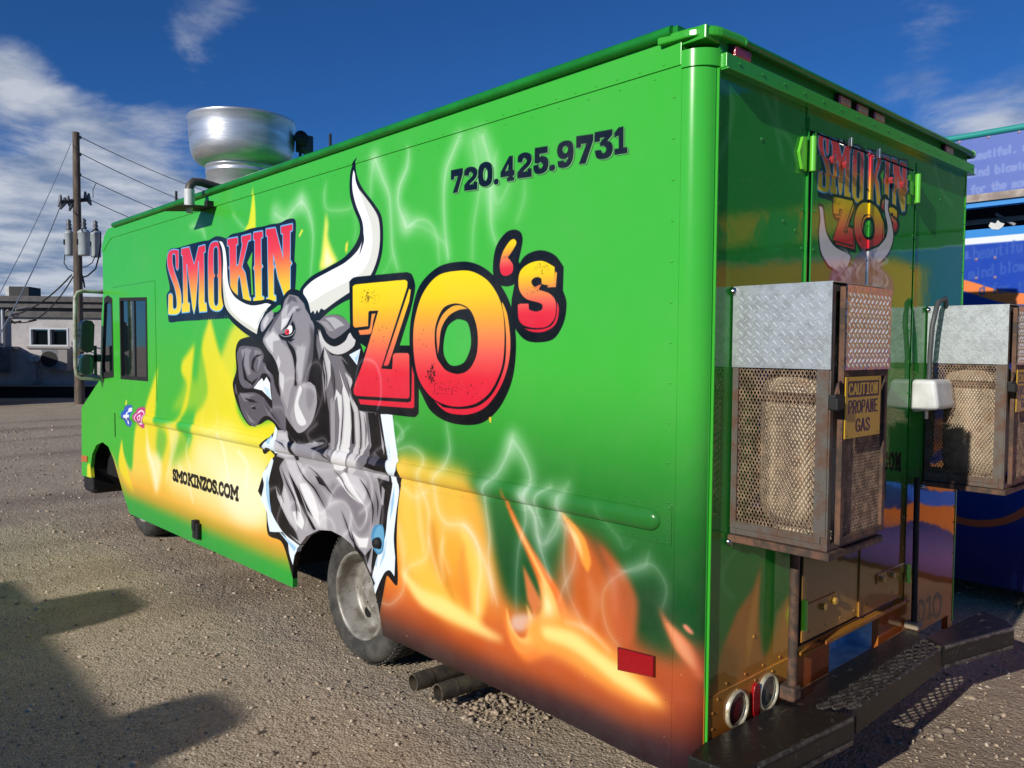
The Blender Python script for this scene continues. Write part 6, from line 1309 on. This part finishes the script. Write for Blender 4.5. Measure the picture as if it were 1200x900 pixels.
wire([Vector(q) for q in (pl(118, 285), pl(116, 300), pl(112, 315), pl(103, 323), pl(97, 325))], 'black loop of cable hanging from the right transformer', .03, name='drop_cable')
wire([Vector(q) for q in (pl(112, 299), pl(108, 308), pl(100, 313), pl(90, 313))], 'thin cable curving from right transformer to the pole', .02, name='drop_cable')
wire([Vector(q) for q in (pl(76, 298), pl(75, 308), pl(79, 315), pl(86, 318))], 'thin cable curving under the left transformer', .02, name='drop_cable')
wire([Vector(q) for q in (pl(107, 272), pl(112, 268), pl(118, 272), pl(118, 290))], 'black cable arching over the right transformer', .025, name='drop_cable')
wire([Vector(q) for q in (pl(96, 322), pl(98, 330), pl(99, 337))], 'short black cable end dangling beside the pole', .035, name='drop_cable')
wire([Vector(q) for q in (pl(113, 214), pl(109, 222), pl(109, 232))], 'small jumper hanging from the third wire', .014, name='drop_cable')
q = empty('cable_splices', tuple(pl(12, 372)), 'tangle of dark splice connectors where the cables reach the building', 'cable splices')
rr3 = random.Random(4)
for i in range(9):
    a = pl(rr3.uniform(2, 36), rr3.uniform(361, 380), PY+3.2); MB().tube([a, a+Vector((rr3.uniform(-.35, .35), 0, rr3.uniform(-.1, .1)))], rr3.uniform(.03, .06), 6).build('connector', M_black if i % 2 else M_lf, q)

# ---------------------------------------------------------------- blue food trailer alongside
XB = 3.85
def blue_art():
    cv = Canvas(-6.0, 6.0, .05, 3.25, .006, '1c3ea8'); f = lambda x, y: S(x, y, XB)
    z = lambda px, py: S(px, py, XB)[1]
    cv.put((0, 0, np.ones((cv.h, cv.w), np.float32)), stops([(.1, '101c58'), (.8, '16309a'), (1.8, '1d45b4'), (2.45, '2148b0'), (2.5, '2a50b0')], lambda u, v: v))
    cv.fill([[(-6, 2.455), (6, 2.455), (6, 2.50), (-6, 2.50)]], 'e8ecf0')
    cv.fill([[(-6, 2.50), (6, 2.50), (6, 2.60), (-6, 2.60)]], '3c8ed8')
    # ribbons of orange swirling round the body
    rnd = random.Random(9)
    rib = [(5.8, 1.2), (4, 1.8), (2.6, 1.5), (1.4, 2.05), (.62, 2.20), (.2, 2.08), (-.3, 2.05), (-1.0, 1.75), (-1.8, 1.9), (-3, 1.5), (-4, 2.1), (-6, 1.7)]
    cv.fill(ribbon(spline(rib, False, 8), .075), 'f0864c'); rib2 = [(u, v-.85-.1*math.sin(u*2)) for u, v in rib]; cv.fill(ribbon(spline(rib2, False, 8), [.06, .14, .2, .1, .08, .12, .22, .2, .1, .16, .1]), 'e87a38')
    cv.fill(ribbon(spline([(u, v-.22) for u, v in rib2], False, 8), [.02, .05, .03, .06, .04, .1, .05]), 'f2a058')
    cv.fill(ribbon([(.55+.42*math.cos(a)-.15, .90+.36*math.sin(a)) for a in np.linspace(2.6, 6.4, 20)], .05), 'd8643c', .9)
    # warm panel with rounded teal windows farther back
    cv.fill([path('c-.75,1.55 c-.75,2.32 -1.1,2.42 -2,2.45 c-6,2.45 c-6,1.6 -4,1.3 -2.4,1.7 -1.6,1.45', lambda x, y: (x, y))], stops([(-3, 'e8a028'), (-2.4, 'e0602c'), (-1.5, 'e0602c'), (-1.2, 'e8a028')], lambda a, b: a), 1, .03)
    cv.fill([[(-6, 2.46), (-.38, 2.46), (-.38, 3.3), (-6, 3.3)]], '10482c'); cv.fill([path('c-1.3,2.6 c-6,2.6 c-6,2.95 c-1.3,2.85', lambda x, y: (x, y))], 'd89a30', 1, .04)  # dark green upper print made up to darken the truck's rear reflection
    for s_, c_2 in (('c-.3,.35 -.7,.5 -1.1,.4 -1.6,.55 c-2.4,.5 c-2.4,.62 -1.6,.72 -1.0,.55 -.6,.68 c-.3,.52', 'f47a2c'), ('c-.25,.85 -.6,.72 -1.0,.92 -1.5,.8 c-2.4,.9 c-2.4,1.1 -1.5,.98 -1.0,1.1 -.55,.88 c-.25,1.0', 'f88434'), ('c-.3,.7 -.7,.62 -1.0,.74 -1.6,.68 -1.0,.84 -.7,.72 c-.3,.8', '2a66e0')): cv.fill([path(s_, lambda x, y: (x, y))], c_2)
    for u in (-1.15, -1.75, -2.35, -3.0, -3.7): cv.fill([path('%f,%f %f,%f %f,%f %f,%f' % (u-.2, 1.9, u, 2.2, u+.2, 1.9, u, 1.62), lambda x, y: (x, y))], '1c8a5c', 1, .02)
    for u in (-1.9, -2.6): cv.fill([path('%f,%f %f,%f %f,%f %f,%f' % (u-.22, 2.66, u, 2.88, u+.22, 2.7, u, 2.5), lambda x, y: (x, y))], '2a8a4c', 1, .02)
    cv.fill([[(-6, 1.02), (-.6, 1.1), (-.6, 1.2), (-6, 1.25)]], '2040b0', .7, .05); cv.fill([[(-6, .15), (-.2, .15), (-.2, .42), (-6, .45)]], '7c5ab0', .7, .06)
    def word(w_, px0, px1, y0, y1, h, col, al):
        n_ = len(w_); bx2 = []
        for i in range(n_):
            a = px0+(px1-px0)*i/n_; b_ = px0+(px1-px0)*(i+.78)/n_; ya, yb = y0+(y1-y0)*i/n_, y0+(y1-y0)*(i+.78)/n_; bx2.append((a, b_, ya, ya+h, yb, yb+h))
        out = []
        for ch, (x0, x1, a0, b0, a1, b1) in zip(w_, bx2):
            if ch not in STK: continue
            hh = lambda x, y: f(x0+x*(x1-x0), (a0+(a1-a0)*x)*(1-y)+(b0+(b1-b0)*x)*y)
            for s in STK[ch]: out += ribbon([hh(x, y) for x, y in spline(parse(s), False, 5)], .013)
        cv.fill(out, col, al)
    word('beautiful', 1141, 1206, 290, 279, 14, '3f60b8', .8); word('mind blowing', 1136, 1224, 314, 300, 13, '3f60b8', .8); word('d for the', 1148, 1215, 333, 327, 12, '3a58b0', .8); word('a.', 1131, 1139, 291, 290, 12, '5470c4', .8)
    return cv
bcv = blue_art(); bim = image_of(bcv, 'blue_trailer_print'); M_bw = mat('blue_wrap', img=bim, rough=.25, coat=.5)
buv = lambda x, y, z: ((y-bcv.u0)/(bcv.u1-bcv.u0), (z-bcv.v0)/(bcv.v1-bcv.v0))
bt = empty('food_trailer', (XB+1.1, 1, 0), 'blue wrapped food trailer with orange swirls and raised serving awning, beyond the green truck', 'food trailer')
zs = lambda px, py: S(px, py, XB)[1]
zg0, zg1 = zs(1165, 267), zs(1165, 248)
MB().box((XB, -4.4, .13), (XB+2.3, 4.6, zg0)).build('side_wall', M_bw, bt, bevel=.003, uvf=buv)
MB().box((XB+.45, -.38, zg0-.01), (XB+2.3, 4.5, 3.05)).build('serving_hatch_interior', M_void, bt); MB().box((XB+.001, -4.4, zg0+.001), (XB+2.3, -.42, 3.9)).build('sky_reflection_blocker', M_bw, bt, bevel=.02, uvf=buv)  # unseen tall end block, added to keep sky out of rear-wall reflections
aw = MB(); zt_, zb_ = zs(1165, 157), zs(1165, 226)
aw.box((XB-.02, -.38, zb_), (XB+.04, 4.6, zt_))
acv = Canvas(-4.4, 4.6, zb_-.02, zt_+.03, .006, '5f72b8')
for (w_, px0, px1, y0, y1, h) in (('beautiful. and', 1133, 1217, 180, 164, 9), ('mind blowing', 1134, 1212, 199, 187, 9), ('for the', 1138, 1180, 218, 211, 9), ('soul', 1186, 1212, 211, 206, 9)):
    n_ = len(w_); out_ = []
    for i, ch_ in enumerate(w_):
        if ch_ not in STK: continue
        xa_, xb_ = px0+(px1-px0)*i/n_, px0+(px1-px0)*(i+.78)/n_; ya, yb = y0+(y1-y0)*i/n_, y0+(y1-y0)*(i+.78)/n_
        for s in STK[ch_]: out_ += ribbon([S(xa_+x*(xb_-xa_), (ya+(yb-ya)*x)+h*y, XB-.02) for x, y in spline(parse(s), False, 5)], .016)
    acv.fill(out_, '8090c6', .9)
awo = aw.build('raised_awning', mat('awning_print', img=image_of(acv, 'awning_print'), rough=.35), bt, uvf=lambda x, y, z: ((y-acv.u0)/(acv.u1-acv.u0), (z-acv.v0)/(acv.v1-acv.v0)))
MB().tube([(XB-.02, -.38, zt_+.01), (XB-.02, 4.6, zt_+.01)], .022, 8).build('teal_edge', mat('teal_trim', '2f9a90', rough=.4), awo)
MB().box((XB-.03, -.38, zb_-.05), (XB+.05, 4.6, zb_)).build('weathered_edge', mat('weathered_edge', '8a7a70', rough=.6, var='b0a498', vscale=9.), awo)
MB().box((XB-.01, -.38, zs(1165, 241)-.0), (XB+.06, 4.6, zb_-.05)).build('valance', mat('sky_blue_panel', '3f90d8', rough=.35, coat=.4), bt)
MB().box((XB+.2, -4.3, zs(1165, 252)-.02), (XB+.23, 4.5, zs(1165, 252)+.01)).build('hatch_bar', M_rust2, bt)
for yy in (-.1, .25, .6, 1.0): MB().tube([(XB+.22, yy, zs(1165, 252)-.05), (XB+.22, yy+.12, zs(1165, 245))], .012, 6).build('hatch_stay', M_lf, bt)
rvb = MB()
for k in range(60): dome(rvb, (XB-.022, .9-.18*k+1.8, zt_-.02), (-1, 0, 0), .012)
for (px, py) in ((1144, 304), (1166, 302), (1144, 326), (1166, 325)):
    a, c = S(px, py, XB); dome(rvb, (XB-.0, a, c), (-1, 0, 0), .012, .008)
o = rvb.build('trailer_rivets', mat('rosy_rivet', '8a7a9a', rough=.4), bt, recalc=False); o['kind'] = 'stuff'
a, c = S(1168, 264, XB); MB().plate([(a+.03*q[0], c+.03*q[1]) for q in ((-1.6, .2), (-.8, .5), (-.2, 1.1), (.2, .4), (1.2, .8), (1.6, 0), (.9, -.8), (-.4, -1), (-1.2, -.5))], [], lambda u, v, w_: (XB-.004+w_, u, v), .004).build('emblem', M_white, bt)
for yy in (-1.8, 1.9):
    q = MB(); q.lathe([(.0, .03), (.2, .02), (.22, 0), (.33, 0), (.35, .05), (.35, .22), (.33, .25)], (XB+.1, yy, .35), 'x', 28); q.build('wheel', M_tyre, bt)
# ---------------------------------------------------------------- unseen shadow casters out of frame on the left, forms made up
M_tr = mat('white_caster_skin', 'b8bab8', rough=.4)
st_ = empty('trailer_shadow_caster', (-8.1, -.5, 0), 'unseen white trailer-like block added left of the camera to cast the ground shadow', 'trailer')  # added block, outline shaped to cast the shadow at lower left
MB().box((-9.3, -6, .45), (-7., 4.42, 2.52)).build('body', M_tr, st_, bevel=.08, seg=3)
MB().box((-7.5, 3.02, 2.5), (-7., 3.72, 2.82)).build('shadow_prong_block', M_tr, st_, bevel=.15, seg=5); MB().box((-7.5, 1.08, 2.45), (-7., 1.62, 2.73)).build('shadow_prong_block', M_tr, st_, bevel=.13, seg=5); MB().box((-7.6, 3.75, 2.5), (-7.05, 4.4, 2.58)).build('shadow_step_block', M_tr, st_, bevel=.03)  # roof bumps sized to cast the prongs of that shadow
for yy in (-1.2, -.2):
    q = MB(); q.lathe([(.0, .03), (.2, .02), (.22, 0), (.33, 0), (.35, .05), (.35, .2)], (-7.1, yy, .36), 'x', 24); q.build('wheel', M_tyre, st_)

ct = empty('container_shadow_caster', (-.8, 26.8, 0), 'unseen dull green container-like block added off the left edge to shade the low building', 'container')  # added out of view to throw diagonal shade on the facade
MB().box((-3.6, 24.6, .05), (2.15, 28.8, 2.2)).build('body', mat('dull_green_steel', '4a5a4c', rough=.6, var='5a6250', vscale=3.), ct, bevel=.02)
